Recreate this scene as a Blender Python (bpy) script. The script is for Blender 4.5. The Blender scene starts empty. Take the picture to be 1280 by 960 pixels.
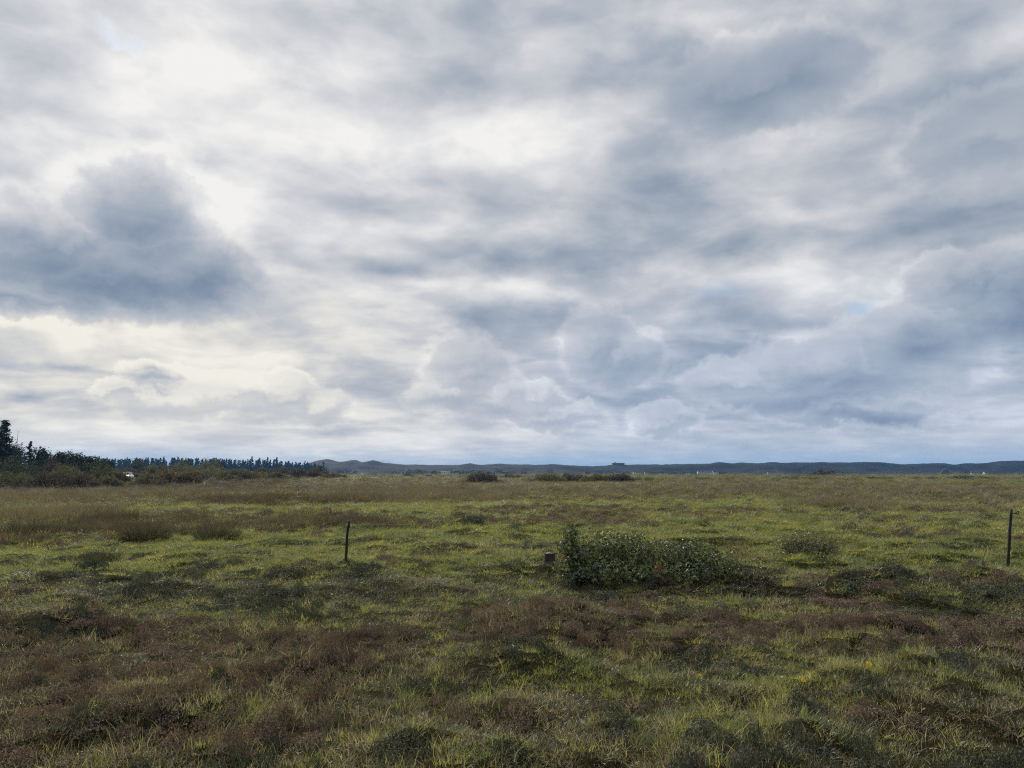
import bpy, bmesh, math, random
import numpy as np
from math import radians as R, sin, cos, tan, atan2, asin, pi
from mathutils import Vector, Matrix

sc = bpy.context.scene
col = sc.collection
rng = np.random.default_rng(11)
random.seed(5)

# ---------------------------------------------------------------- camera
EYE = 1.80                      # eye height above the field
PITCH = R(7.0)
FPX = 914.0                     # focal length in photograph pixels (1280 wide)
cam_d = bpy.data.cameras.new('camera')
cam_d.sensor_width = 36.0
cam_d.lens = FPX / 1280.0 * 36.0
cam_d.clip_start = 0.05
cam_d.clip_end = 20000.0
cam = bpy.data.objects.new('camera', cam_d)
col.objects.link(cam)
cam.location = (0, 0, EYE)
cam.rotation_euler = (pi / 2 + PITCH, 0, 0)
sc.camera = cam


def ray(x, y):
    """direction of a measured photograph point"""
    X = (x - 640.0) / FPX
    U = (480.0 - y) / FPX
    v = Vector((X, cos(PITCH) - sin(PITCH) * U, sin(PITCH) + cos(PITCH) * U))
    return v.normalized()


def azel(x, y):
    v = ray(x, y)
    return math.degrees(atan2(v.x, v.y)), math.degrees(asin(v.z))


def on_ground(x, y):
    """field point (z = 0 plane) measured at a photograph point below the horizon"""
    v = ray(x, y)
    t = EYE / -v.z
    return v.x * t, v.y * t


def at(x, y, Y):
    """point at depth Y metres"""
    v = ray(x, y)
    t = Y / v.y
    return Vector((v.x * t, Y, EYE + v.z * t))


def lin(r, g, b):
    f = lambda c: (c / 255 / 12.92) if c / 255 <= 0.04045 else ((c / 255 + 0.055) / 1.055) ** 2.4
    return (f(r), f(g), f(b), 1.0)


# ---------------------------------------------------------------- node helper
class S:
    """a socket with arithmetic"""
    def __init__(self, g, sock):
        self.g, self.s = g, sock
    def _m(self, op, *a, clamp=False):
        n = self.g.t.nodes.new('ShaderNodeMath'); n.operation = op; n.use_clamp = clamp
        for i, v in enumerate((self,) + a):
            if isinstance(v, S): self.g.t.links.new(v.s, n.inputs[i])
            else: n.inputs[i].default_value = v
        return S(self.g, n.outputs[0])
    def __add__(s, o): return s._m('ADD', o)
    __radd__ = __add__
    def __sub__(s, o): return s._m('SUBTRACT', o)
    def __rsub__(s, o): return s._m('MULTIPLY', -1.0)._m('ADD', o)
    def __mul__(s, o): return s._m('MULTIPLY', o)
    __rmul__ = __mul__
    def __truediv__(s, o): return s._m('DIVIDE', o)
    def clamp(s): return s._m('ADD', 0.0, clamp=True)
    def max(s, o): return s._m('MAXIMUM', o)
    def min(s, o): return s._m('MINIMUM', o)


class G:
    def __init__(self, tree):
        self.t = tree
    def n(self, kind, **kw):
        nd = self.t.nodes.new(kind)
        for k, v in kw.items(): setattr(nd, k, v)
        return nd
    def put(self, sock, v):
        if isinstance(v, S): self.t.links.new(v.s, sock)
        else: sock.default_value = v
    def o(self, nd, i=0): return S(self, nd.outputs[i])
    def vec(self, x, y, z=0.0):
        nd = self.n('ShaderNodeCombineXYZ')
        for i, v in enumerate((x, y, z)): self.put(nd.inputs[i], v)
        return self.o(nd)
    def vm(self, op, a, b=None, scale=None):
        nd = self.n('ShaderNodeVectorMath', operation=op)
        self.put(nd.inputs[0], a)
        if b is not None: self.put(nd.inputs[1], b)
        if scale is not None: self.put(nd.inputs['Scale'], scale)
        return S(self, nd.outputs['Value'] if op in ('LENGTH', 'DOT_PRODUCT', 'DISTANCE') else nd.outputs[0])
    def noise(self, vec, scale, detail=4.0, rough=0.5, lac=2.0, dist=0.0, color=False, dim='3D', w=None):
        nd = self.n('ShaderNodeTexNoise', noise_dimensions=dim)
        if vec is not None: self.put(nd.inputs['Vector'], vec)
        nd.inputs['Scale'].default_value = scale
        nd.inputs['Detail'].default_value = detail
        nd.inputs['Roughness'].default_value = rough
        nd.inputs['Lacunarity'].default_value = lac
        nd.inputs['Distortion'].default_value = dist
        return S(self, nd.outputs['Color' if color else 0])
    def ss(self, v, a, b, lo=0.0, hi=1.0, kind='SMOOTHSTEP'):
        nd = self.n('ShaderNodeMapRange', interpolation_type=kind)
        self.put(nd.inputs['Value'], v)
        for i, q in zip(('From Min', 'From Max', 'To Min', 'To Max'), (a, b, lo, hi)): self.put(nd.inputs[i], q)
        return self.o(nd)
    def ramp(self, v, stops, interp='LINEAR'):
        nd = self.n('ShaderNodeValToRGB')
        cr = nd.color_ramp; cr.interpolation = interp
        while len(cr.elements) < len(stops): cr.elements.new(0.5)
        for e, (p, c) in zip(cr.elements, stops):
            e.position = p; e.color = c
        self.put(nd.inputs[0], v)
        return self.o(nd)
    def mix(self, f, a, b, blend='MIX'):
        nd = self.n('ShaderNodeMix', data_type='RGBA', blend_type=blend)
        self.put(nd.inputs[0], f); self.put(nd.inputs[6], a); self.put(nd.inputs[7], b)
        return S(self, nd.outputs[2])
    def sep(self, v):
        nd = self.n('ShaderNodeSeparateXYZ'); self.put(nd.inputs[0], v)
        return S(self, nd.outputs[0]), S(self, nd.outputs[1]), S(self, nd.outputs[2])

SUN_E = 5.0
SKY_K = 0.10
HAZE = 0.00012
# cloud masses measured on the photograph: centre, half sizes, gain, tilt
SOFT = [
    (330, 215, 250, 130, .14, 0), (210, 60, 150, 55, .14, 0), (580, 165, 170, 38, .26, -4), (690, 205, 70, 55, .16, 0),
    (120, 425, 340, 45, .20, 0), (265, 262, 60, 40, .16, 0), (985, 345, 150, 42, .36, 12), (1230, 490, 120, 55, .20, 0),
    (900, 20, 120, 30, .16, 10), (1240, 50, 80, 40, .18, 30), (410, 330, 60, 60, .12, 0), (80, 160, 140, 30, .10, 0),
    (860, 195, 60, 20, .12, 0), (1130, 255, 220, 22, .16, 5), (520, 350, 90, 14, .20, 0), (700, 365, 110, 12, .14, 0),
    (960, 90, 200, 55, -.26, 0), (1180, 160, 190, 60, -.26, 0), (1120, 20, 130, 40, -.16, 0), (650, 108, 150, 30, -.16, -3),
    (360, 205, 110, 26, -.12, 0), (480, 265, 190, 22, -.20, 0), (640, 325, 290, 22, -.22, 0), (830, 235, 140, 30, -.24, 0),
    (1010, 288, 220, 24, -.28, 6), (700, 395, 170, 22, -.16, 0), (430, 335, 110, 12, -.18, 0), (330, 50, 60, 25, -.10, 0),
    (60, 80, 90, 25, -.10, 0), (560, 440, 160, 40, -.06, 0), (900, 420, 120, 30, -.10, 0),
    (430, 532, 46, 10, -.30, 0), (25, 491, 70, 8, -.34, 0), (15, 521, 18, 8, -.34, 0), (1110, 527, 110, 9, -.26, 0), (1265, 452, 60, 10, -.20, 0), (960, 512, 120, 10, -.16, 0), (180, 462, 60, 6, -.1, 0), (90, 462, 130, 5, -.18, 0),
]
CRISP = [
    (130, 345, 215, 56, 1.0, 0), (180, 272, 96, 72, .92, 0), (40, 305, 130, 56, .75, 0), (20, 365, 240, 32, .9, 0), (245, 340, 84, 52, .95, 0),
    (745, 428, 40, 42, .42, 0), (775, 448, 46, 36, .50, 0), (584, 462, 46, 40, .46, 0), (625, 495, 52, 26, .40, 0), (560, 490, 46, 24, .36, 0),
    (1140, 432, 90, 52, .50, 0), (1060, 462, 80, 46, .46, 0), (985, 470, 70, 40, .40, 0), (920, 478, 66, 28, .34, 0),
    (1060, 506, 120, 24, .5, 0), (830, 525, 38, 20, .42, 0), (188, 466, 34, 15, .6, 0), (150, 488, 30, 14, .2, 0),
    (690, 518, 60, 20, .46, 0), (665, 495, 30, 22, .38, 0), (360, 492, 40, 28, .38, 0), (395, 505, 44, 22, .38, 0),
    (215, 497, 70, 26, .22, 0), (290, 490, 50, 24, .2, 0), (1275, 372, 110, 66, .68, 0), (1190, 352, 66, 36, .5, 0),
    (950, 105, 130, 55, .22, 0), (1235, 175, 110, 60, .18, 0),
]
HOLES = [(1072, 388, 24, 12, .45), (145, 45, 34, 16, .25), (905, 362, 40, 8, .2)]

# ---------------------------------------------------------------- sun, sky and clouds
SUN_AZ, SUN_EL = R(-24.0), R(33.0)           # ahead and to the left: the field is lit from behind
sun_d = bpy.data.lights.new('sun', 'SUN')
sun_d.energy = SUN_E
sun_d.angle = R(0.7)
sun_d.color = (1.0, 0.93, 0.82)
sun = bpy.data.objects.new('sun', sun_d)
col.objects.link(sun)
to_sun = Vector((sin(SUN_AZ) * cos(SUN_EL), cos(SUN_AZ) * cos(SUN_EL), sin(SUN_EL)))
sun.rotation_euler = to_sun.to_track_quat('Z', 'Y').to_euler()

world = bpy.data.worlds.new('World')
sc.world = world
world.use_nodes = True
world.cycles.sampling_method = 'MANUAL'
world.cycles.sample_map_resolution = 256
wt = world.node_tree
wt.nodes.clear()
g = G(wt)
gen = g.o(g.n('ShaderNodeTexCoord'), 0)
d = g.vm('NORMALIZE', gen)
dx, dy, dz = g.sep(d)
az = dx._m('ARCTAN2', dy) * (180 / pi)
el = dz._m('ARCSINE') * (180 / pi)
P = g.vec(az, el * 1.0, 0.0)
# cloud deck seen in perspective: stretched flat towards the horizon
den = dz.max(0.0) + 0.16
Q = g.vec(dx / den, dy / den, 0.0)
# warps in degrees
w_big = g.vm('SUBTRACT', g.noise(g.vm('MULTIPLY', P, (0.07, 0.12, 0.0)), 1.0, 3.0, 0.5, color=True), (0.5, 0.5, 0.5))
w_fin = g.vm('SUBTRACT', g.noise(g.vm('MULTIPLY', P, (0.22, 0.30, 0.0)), 1.0, 6.0, 0.60, color=True), (0.5, 0.5, 0.5))
P_soft = g.vm('ADD', P, g.vm('MULTIPLY', w_big, (8.0, 4.5, 0.0)))
P_soft = g.vm('ADD', P_soft, g.vm('MULTIPLY', w_fin, (3.0, 1.6, 0.0)))
w_cau = g.vm('SUBTRACT', g.noise(g.vm('MULTIPLY', P, (0.55, 0.62, 0.0)), 1.0, 6.0, 0.60, color=True), (0.5, 0.5, 0.5))
W_crisp = g.vm('ADD', g.vm('MULTIPLY', w_fin, (3.0, 2.2, 0.0)), g.vm('MULTIPLY', w_cau, (2.6, 2.6, 0.0)))
P_crisp = g.vm('ADD', P, W_crisp)


def blob(pv, x, y, rx, ry, tilt=0.0):
    """distance field of one cloud mass, 0 at its heart and 1 at its rim"""
    a0, e0 = azel(x, y)
    ra = abs(azel(x + rx, y)[0] - azel(x - rx, y)[0]) / 2
    re = abs(azel(x, y + ry)[1] - azel(x, y - ry)[1]) / 2
    m = g.n('ShaderNodeVectorMath', operation='MULTIPLY_ADD')
    g.put(m.inputs[0], pv)
    m.inputs[1].default_value = (1 / ra, 1 / re, 0)
    m.inputs[2].default_value = (-a0 / ra, -e0 / re, 0)
    return g.vm('LENGTH', g.o(m))


# even brightness of the deck: brighter towards the veiled sun, greyer to the right
deck = g.noise(Q, 2.0, 5.0, 0.50, dist=0.35)
stre = g.noise(g.vm('MULTIPLY', Q, (1.0, 1.35, 1.0)), 5.5, 4.0, 0.52, dist=0.3)
puff = g.noise(g.vm('MULTIPLY', P, (0.13, 0.26, 1.0)), 1.0, 7.0, 0.54, dist=0.25)
tex = (g.ss(deck, 0.30, 0.70) - 0.5) * 0.30 + (g.ss(puff, 0.36, 0.64) - 0.5) * 0.10 + (deck - 0.5) * 0.16 + (stre - 0.5) * 0.26 + (puff - 0.5) * 0.34

tex = tex * g.ss(el, 0.2, 6.0, 0.35, 1.0)

# heaped clouds with firm tops and level bases
def heap(pv):
    F = D = None
    for (x, y, rx, ry, k, tilt) in CRISP:
        f = blob(pv, x, y, rx, ry)._m('MULTIPLY_ADD', -1 / 1.5, 1.0)
        F = f if F is None else F.max(f)
        D = f * k if D is None else D.max(f * k)
    return F, D
F, D = heap(P_crisp)
F2, D2 = heap(g.vm('ADD', P_crisp, g.vec(F * 1e-9 - 0.50, 0.85, 0.0)))     # the same heap a step towards the sun
P_soft = g.vm('ADD', P_soft, g.vec(F2 * 1e-9, 0.0, 0.0))
V = None
for (x, y, rx, ry, amt, tilt) in SOFT:
    f = g.ss(blob(P_soft, x, y, rx, ry, tilt), 1.5, 0.0, 0.0, amt)
    V = f if V is None else V + f
V = V + g.ss(az, -25.0, 30.0, 0.745, 0.545)
mass = g.ss(F, 0.19, 0.37)
lit = (F - F2).max(-0.05).min(0.30)
V = V + tex * (1.0 - mass * 0.6)
V = V - mass * D * 0.36 - g.ss(D, 0.2, 0.8) * 0.26 + lit * g.ss(F, 0.10, 0.34) * 0.62 + g.ss(F, 0.02, 0.2) * g.ss(F, 0.42, 0.2) * 0.07
V = V + g.ss(el, 7.0, 2.0, 0.0, 0.10)
V = V.max(0.06).min(1.0)
cloud = g.ramp(V, [(0.0, lin(106, 124, 152)), (0.22, lin(136, 151, 171)), (0.45, lin(169, 178, 190)),
                   (0.68, lin(202, 204, 210)), (0.86, lin(227, 227, 228)), (1.0, lin(243, 242, 240))])
# low western light: creamier under the left clouds, bluer to the right
warm = g.ss(el, 1.5, 5.0) * g.ss(el, 19.0, 9.0) * g.ss(az, 4.0, -22.0) * g.ss(V, 0.45, 0.9)
cloud = g.mix(warm, cloud, g.mix(1.0, cloud, (1.0, 0.98, 0.90, 1), 'MULTIPLY'))
cool = g.ss(el, 17.0, 6.0) * g.ss(az, -8.0, 12.0)
cloud = g.mix(cool * 0.6, cloud, g.mix(1.0, cloud, (0.78, 0.90, 1.06, 1), 'MULTIPLY'))
sky_n = g.n('ShaderNodeTexSky', sky_type='NISHITA')
sky_n.sun_disc = False
sky_n.sun_elevation = SUN_EL
sky_n.sun_rotation = SUN_AZ
sky_n.air_density = 1.2
sky_n.dust_density = 0.6
sky_n.ozone_density = 1.6
blue = g.mix(1.0, g.o(sky_n), (SKY_K * 0.80, SKY_K * 0.95, SKY_K * 1.12, 1), 'MULTIPLY')
# gaps: two small rents and the clear strip along the horizon
cov = g.ss(el + (puff - 0.5) * 2.4 + (stre - 0.5) * 1.2, -0.3, 2.7, 0.08, 1.0)
for (x, y, rx, ry, amt) in HOLES:
    cov = cov - g.ss(blob(P_crisp, x, y, rx, ry), 1.4, 0.2, 0.0, amt)
cov = cov.clamp()
strip = lin(150, 182, 211)
low = g.mix(g.ss(el, 6.0, 2.0), blue, strip)
out = g.mix(cov, low, cloud)
bg = g.n('ShaderNodeBackground')
g.put(bg.inputs[0], out)
bg.inputs[1].default_value = 1.0
wo = g.n('ShaderNodeOutputWorld')
wt.links.new(bg.outputs[0], wo.inputs[0])

sc.view_settings.view_transform = 'Standard'
sc.view_settings.look = 'None'
sc.view_settings.gamma = 1.0
sc.view_settings.exposure = 0.0
sc.view_settings.use_curve_mapping = False


# ---------------------------------------------------------------- mesh and tag helpers
def tag(o, label=None, cat=None, group=None, kind=None):
    for k, v in (('label', label), ('category', cat), ('group', group), ('kind', kind)):
        if v: o[k] = v
    return o


def mesh_of(name, verts, faces, mat=None, smooth=False, attrs=None):
    me = bpy.data.meshes.new(name)
    verts = np.asarray(verts, dtype=np.float32).reshape(-1, 3)
    if isinstance(faces, np.ndarray):
        n, k = faces.shape
        me.vertices.add(len(verts)); me.vertices.foreach_set('co', verts.ravel())
        me.loops.add(n * k); me.loops.foreach_set('vertex_index', faces.astype(np.int32).ravel())
        me.polygons.add(n)
        me.polygons.foreach_set('loop_start', np.arange(0, n * k, k, dtype=np.int32))
        me.update(calc_edges=True)
    else:
        me.from_pydata([tuple(map(float, v)) for v in verts], [], faces)
    if smooth:
        me.polygons.foreach_set('use_smooth', np.ones(len(me.polygons), dtype=bool))
    for k, v in (attrs or {}).items():
        a = me.attributes.new(k, 'FLOAT', 'POINT')
        a.data.foreach_set('value', np.asarray(v, dtype=np.float32))
    if mat: me.materials.append(mat)
    me.validate(); me.update()
    return me


def link(name, me, parent=None, loc=None, rot=None, scale=None):
    o = bpy.data.objects.new(name, me)
    col.objects.link(o)
    if parent: o.parent = parent
    if loc is not None: o.location = loc
    if rot is not None: o.rotation_euler = rot
    if scale is not None: o.scale = scale
    return o


def empty(name, loc, rot=(0, 0, 0), scale=(1, 1, 1)):
    o = bpy.data.objects.new(name, None)
    o.empty_display_size = 0.2
    col.objects.link(o)
    o.location = loc; o.rotation_euler = rot; o.scale = scale
    return o


def copy_tree(o, parent=None):
    c = o.copy(); col.objects.link(c)
    if parent: c.parent = parent
    for ch in o.children: copy_tree(ch, c)
    return c


class MB:
    """collects simple shapes into one mesh"""
    def __init__(s): s.v, s.f = [], []
    def add(s, v, f):
        b = len(s.v); s.v += [tuple(p) for p in v]; s.f += [tuple(i + b for i in q) for q in f]
    def box(s, c, size, rot=0.0, bevel=0.0):
        bm = bmesh.new(); bmesh.ops.create_cube(bm, size=1.0)
        bmesh.ops.scale(bm, vec=size, verts=bm.verts)
        if bevel: bmesh.ops.bevel(bm, geom=bm.edges[:], offset=bevel, segments=2, affect='EDGES', profile=0.7)
        m = Matrix.Translation(c) @ Matrix.Rotation(rot, 4, 'Z')
        bm.verts.index_update()
        s.add([m @ v.co for v in bm.verts], [[v.index for v in f.verts] for f in bm.faces]); bm.free()
    def tube(s, pts, radii, n=8, cap=True):
        pts = [Vector(p) for p in pts]
        rings = []
        for i, p in enumerate(pts):
            t = (pts[min(i + 1, len(pts) - 1)] - pts[max(i - 1, 0)]).normalized()
            a = t.orthogonal().normalized() if abs(t.z) < 0.9 else Vector((1, 0, 0)).cross(t).normalized()
            b = t.cross(a)
            r = radii[i] if isinstance(radii, (list, tuple)) else radii
            rings.append([p + a * (r * cos(2 * pi * k / n)) + b * (r * sin(2 * pi * k / n)) for k in range(n)])
        v = [q for r_ in rings for q in r_]
        f = [(i * n + k, i * n + (k + 1) % n, (i + 1) * n + (k + 1) % n, (i + 1) * n + k) for i in range(len(pts) - 1) for k in range(n)]
        if cap:
            f.append(tuple(range(n - 1, -1, -1))); f.append(tuple((len(pts) - 1) * n + k for k in range(n)))
        s.add(v, f)
    def prism(s, poly, y0, y1):
        """polygon in x,z extruded along y"""
        n = len(poly)
        v = [(x, y0, z) for x, z in poly] + [(x, y1, z) for x, z in poly]
        f = [tuple(range(n)), tuple(range(2 * n - 1, n - 1, -1))] + [(i, i + n, (i + 1) % n + n, (i + 1) % n) for i in range(n)]
        s.add(v, f)
    def build(s, name, mat, parent=None, smooth=False, **kw):
        me = mesh_of(name, s.v, s.f, mat, smooth)
        bm = bmesh.new(); bm.from_mesh(me); bmesh.ops.recalc_face_normals(bm, faces=bm.faces); bm.to_mesh(me); bm.free()
        return link(name, me, parent, **kw)


# ---------------------------------------------------------------- value noise
def _h(ix, iy, s):
    n = (ix.astype(np.int64) * 374761393 + iy.astype(np.int64) * 668265263 + s * 974634777) & 0x7fffffff
    n = ((n ^ (n >> 13)) * 1274126177) & 0x7fffffff
    return ((n ^ (n >> 16)) & 0xffff) / 65535.0


def vn(x, y, s=0):
    ix, iy = np.floor(x), np.floor(y)
    fx, fy = x - ix, y - iy
    fx = fx * fx * fx * (fx * (fx * 6 - 15) + 10); fy = fy * fy * fy * (fy * (fy * 6 - 15) + 10)
    a, b, c, d_ = _h(ix, iy, s), _h(ix + 1, iy, s), _h(ix, iy + 1, s), _h(ix + 1, iy + 1, s)
    return (a * (1 - fx) + b * fx) * (1 - fy) + (c * (1 - fx) + d_ * fx) * fy


def fbm(x, y, sc_, oct_=4, s=0, gain=0.5):
    x = np.asarray(x, float) / sc_; y = np.asarray(y, float) / sc_
    t, a, n = 0.0, 1.0, 0.0
    for k in range(oct_):
        t = t + a * vn(x + 17.3 * k, y - 9.1 * k, s + k); n += a
        x, y = x * 2.03 * 0.8 - y * 2.03 * 0.6, x * 2.03 * 0.6 + y * 2.03 * 0.8
        a *= gain
    return t / n


def sstep(v, a, b):
    t = np.clip((v - a) / (b - a), 0, 1)
    return t * t * (3 - 2 * t)


def patch(x, y, px, py, rx, ry, soft=0.5):
    """a patch of the field (ellipse on the ground) measured at a photograph point"""
    cx, cy = on_ground(px, py)
    far = on_ground(px, max(py - ry, 593.6))[1]; near = on_ground(px, py + ry)[1]
    cy = (far + near) / 2
    cx = cx / on_ground(px, py)[1] * cy
    sx = rx / FPX * cy; sy = max((far - near) / 2, 0.02)
    wob = fbm(x, y, max(sx, 0.15) * 0.5, 3, 77) - 0.5
    q = np.sqrt(((x - cx) / sx) ** 2 + ((y - cy) / sy) ** 2) + wob * 0.9
    return 1 - sstep(q, 1 - soft, 1 + soft)


# ---------------------------------------------------------------- the field: relief
HUMPS = [  # photograph point of the foot, half width px, depth ratio, height m
    (690, 722, 34, .8, .20), (1080, 745, 52, .6, .22), (1180, 745, 120, .4, .16), (1130, 790, 40, .6, .12),
    (510, 955, 46, .8, .11), (370, 842, 55, .7, .13), (262, 852, 40, .7, .11), (90, 790, 60, .5, .15),
    (100, 868, 40, .7, .09), (1000, 905, 45, .7, .09), (1170, 850, 40, .6, .09), (1090, 808, 26, .8, .13),
    (720, 790, 90, .4, .12), (860, 815, 70, .4, .12), (180, 745, 70, .4, .13), (340, 752, 40, .5, .12),
    (480, 738, 70, .4, .12), (25, 945, 40, .7, .08), (905, 855, 40, .7, .07), (640, 900, 60, .6, .08),
    (420, 724, 60, .5, .03), (1020, 945, 40, .8, .07), (760, 925, 40, .7, .07), (250, 950, 36, .7, .07),
    (1240, 735, 60, .5, .16), (940, 735, 40, .6, .12),
]
_hump = []
for (px, py, rp, ratio, hh) in HUMPS:
    cx, cy = on_ground(px, py)
    s_ = rp / FPX * cy
    _hump.append((cx, cy + s_ * ratio, s_, s_ * max(ratio, .7), hh))


def height(x, y):
    x = np.asarray(x, float); y = np.asarray(y, float)
    r = np.hypot(x, y)
    near = 1 - sstep(r, 18, 70)
    h = near * (0.15 * (sstep(fbm(x, y, 1.5, 3, 3), .42, .78)) + 0.045 * (fbm(x, y, .55, 3, 9) - .5) + 0.05 * (fbm(x, y, 4.0, 2, 21) - .5))
    h = h + (0.10 + .25 * sstep(r, 40, 160)) * (fbm(x, y, 22.0, 3, 31) - .5) * sstep(r, 10, 40)
    h = h - .03
    for (cx, cy, sx, sy, hh) in _hump:
        q = ((x - cx) / sx) ** 2 + ((y - cy) / sy) ** 2
        h = h + hh * np.exp(-np.minimum(q, 30) * 1.1)
    # low sand ridge on the left that carries the pines, and swells before the wood
    h = h + 3.0 * np.exp(-((x + 165) / 62) ** 2 - ((y - 185) / 38) ** 2) * (0.8 + .4 * fbm(x, y, 18, 3, 41))
    h = h + 1.3 * np.exp(-((x + 125) / 60) ** 2 - ((y - 260) / 50) ** 2)
    return h


def hz(x, y):
    return float(height(np.array([x]), np.array([y]))[0])


# ---------------------------------------------------------------- the field: what grows where
KINDS = ('green', 'dull', 'heath', 'dark', 'tall', 'dry', 'rusty')


def cover(x, y):
    """share of each kind of ground cover at field points"""
    x = np.asarray(x, float); y = np.asarray(y, float)
    r = np.hypot(x, y)
    big, mid, fin = fbm(x, y, 7.0, 3, 101), fbm(x, y, 1.9, 3, 111), fbm(x, y, .6, 3, 121)
    wide = fbm(x / 3.0, y, 16.0, 3, 131)
    w = {k: np.zeros_like(x) for k in KINDS}
    front = 1 - sstep(r, 11.0, 15.5)
    midf = sstep(r, 11.0, 15.5) * (1 - sstep(r, 46, 85))
    back = sstep(r, 46, 85)
    # foreground: dull sward, heather, some fresh grass; darker mix stands in for cloud shadow
    band = fbm(x / 4.0, y, 9.0, 3, 141); band2 = fbm(x / 5.0, y, 26.0, 3, 151)
    tuft = .35 + 1.0 * sstep(fbm(x, y, .38, 3, 161), .40, .62)
    w['dull'] += front * 1.0 + midf * .22 + back * (.45 + .5 * sstep(band2, .5, .62))
    w['green'] += front * (.10 + .70 * sstep(mid, .53, .68)) + midf * (.95 + .5 * big) + back * (.80 + 1.2 * sstep(band, .48, .58))  # mid-field patch of sun put in as more bright green
    w['heath'] += (front * 1.0 * sstep(mid * .6 + big * .4, .50, .38) + midf * 1.1 * sstep(big * .5 + wide * .5, .43, .34) + back * (.16 + .8 * sstep(band, .46, .36))) * tuft
    w['dark'] += front * .75 * sstep(fin * .75 + mid * .25, .56, .68) + midf * .9 * sstep(fin * .4 + mid * .6, .60, .68) + back * (.10 + .4 * sstep(band2, .44, .36))
    w['dry'] += front * .70 + midf * .60 * sstep(wide, .35, .6) + back * .25  # extra pale straw in front also stands in for glints
    w['tall'] += back * (.06 + .7 * sstep(wide, .50, .64))
    far_green = sstep(r, 60, 90)
    w['green'] += far_green * .3 * sstep(wide, .48, .40)
    lee = sstep(r, 60, 95) * sstep(-x / np.maximum(y, 1), .24, .36)
    for k in KINDS: w[k] = w[k] * (1 - .85 * lee)
    w['dull'] += lee * .15; w['dark'] += lee * (.5 + .4 * sstep(band, .4, .6)); w['rusty'] += lee * .45; w['heath'] += lee * .35; w['green'] += lee * .25 * sstep(band2, .5, .6)
    w['rusty'] += back * (1 - lee) * .22 * sstep(band2, .54, .64)
    speck = .35 + .75 * sstep(fin * .5 + mid * .5, .36, .58)

    def put(kind, amount, *p, **kw):
        m = np.minimum(patch(x, y, *p, **kw) * amount * (speck if kind != 'dark' else speck * .85 * sstep(fin, .36, .58)) * (sstep(mid * .6 + fin * .4, .36, .56) if kind == 'rusty' else tuft if kind == 'heath' else 1), 1)
        for k in KINDS:
            w[k] = w[k] * (1 - m * (.92 if kind != 'heath' else .78))
        w[kind] = w[kind] + m
    for (kind, amt, px, py, rx, ry) in PATCHES:
        put(kind, amt, px, py, rx, ry)
    tot = sum(w.values()) + 1e-6
    return {k: w[k] / tot for k in KINDS}


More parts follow.
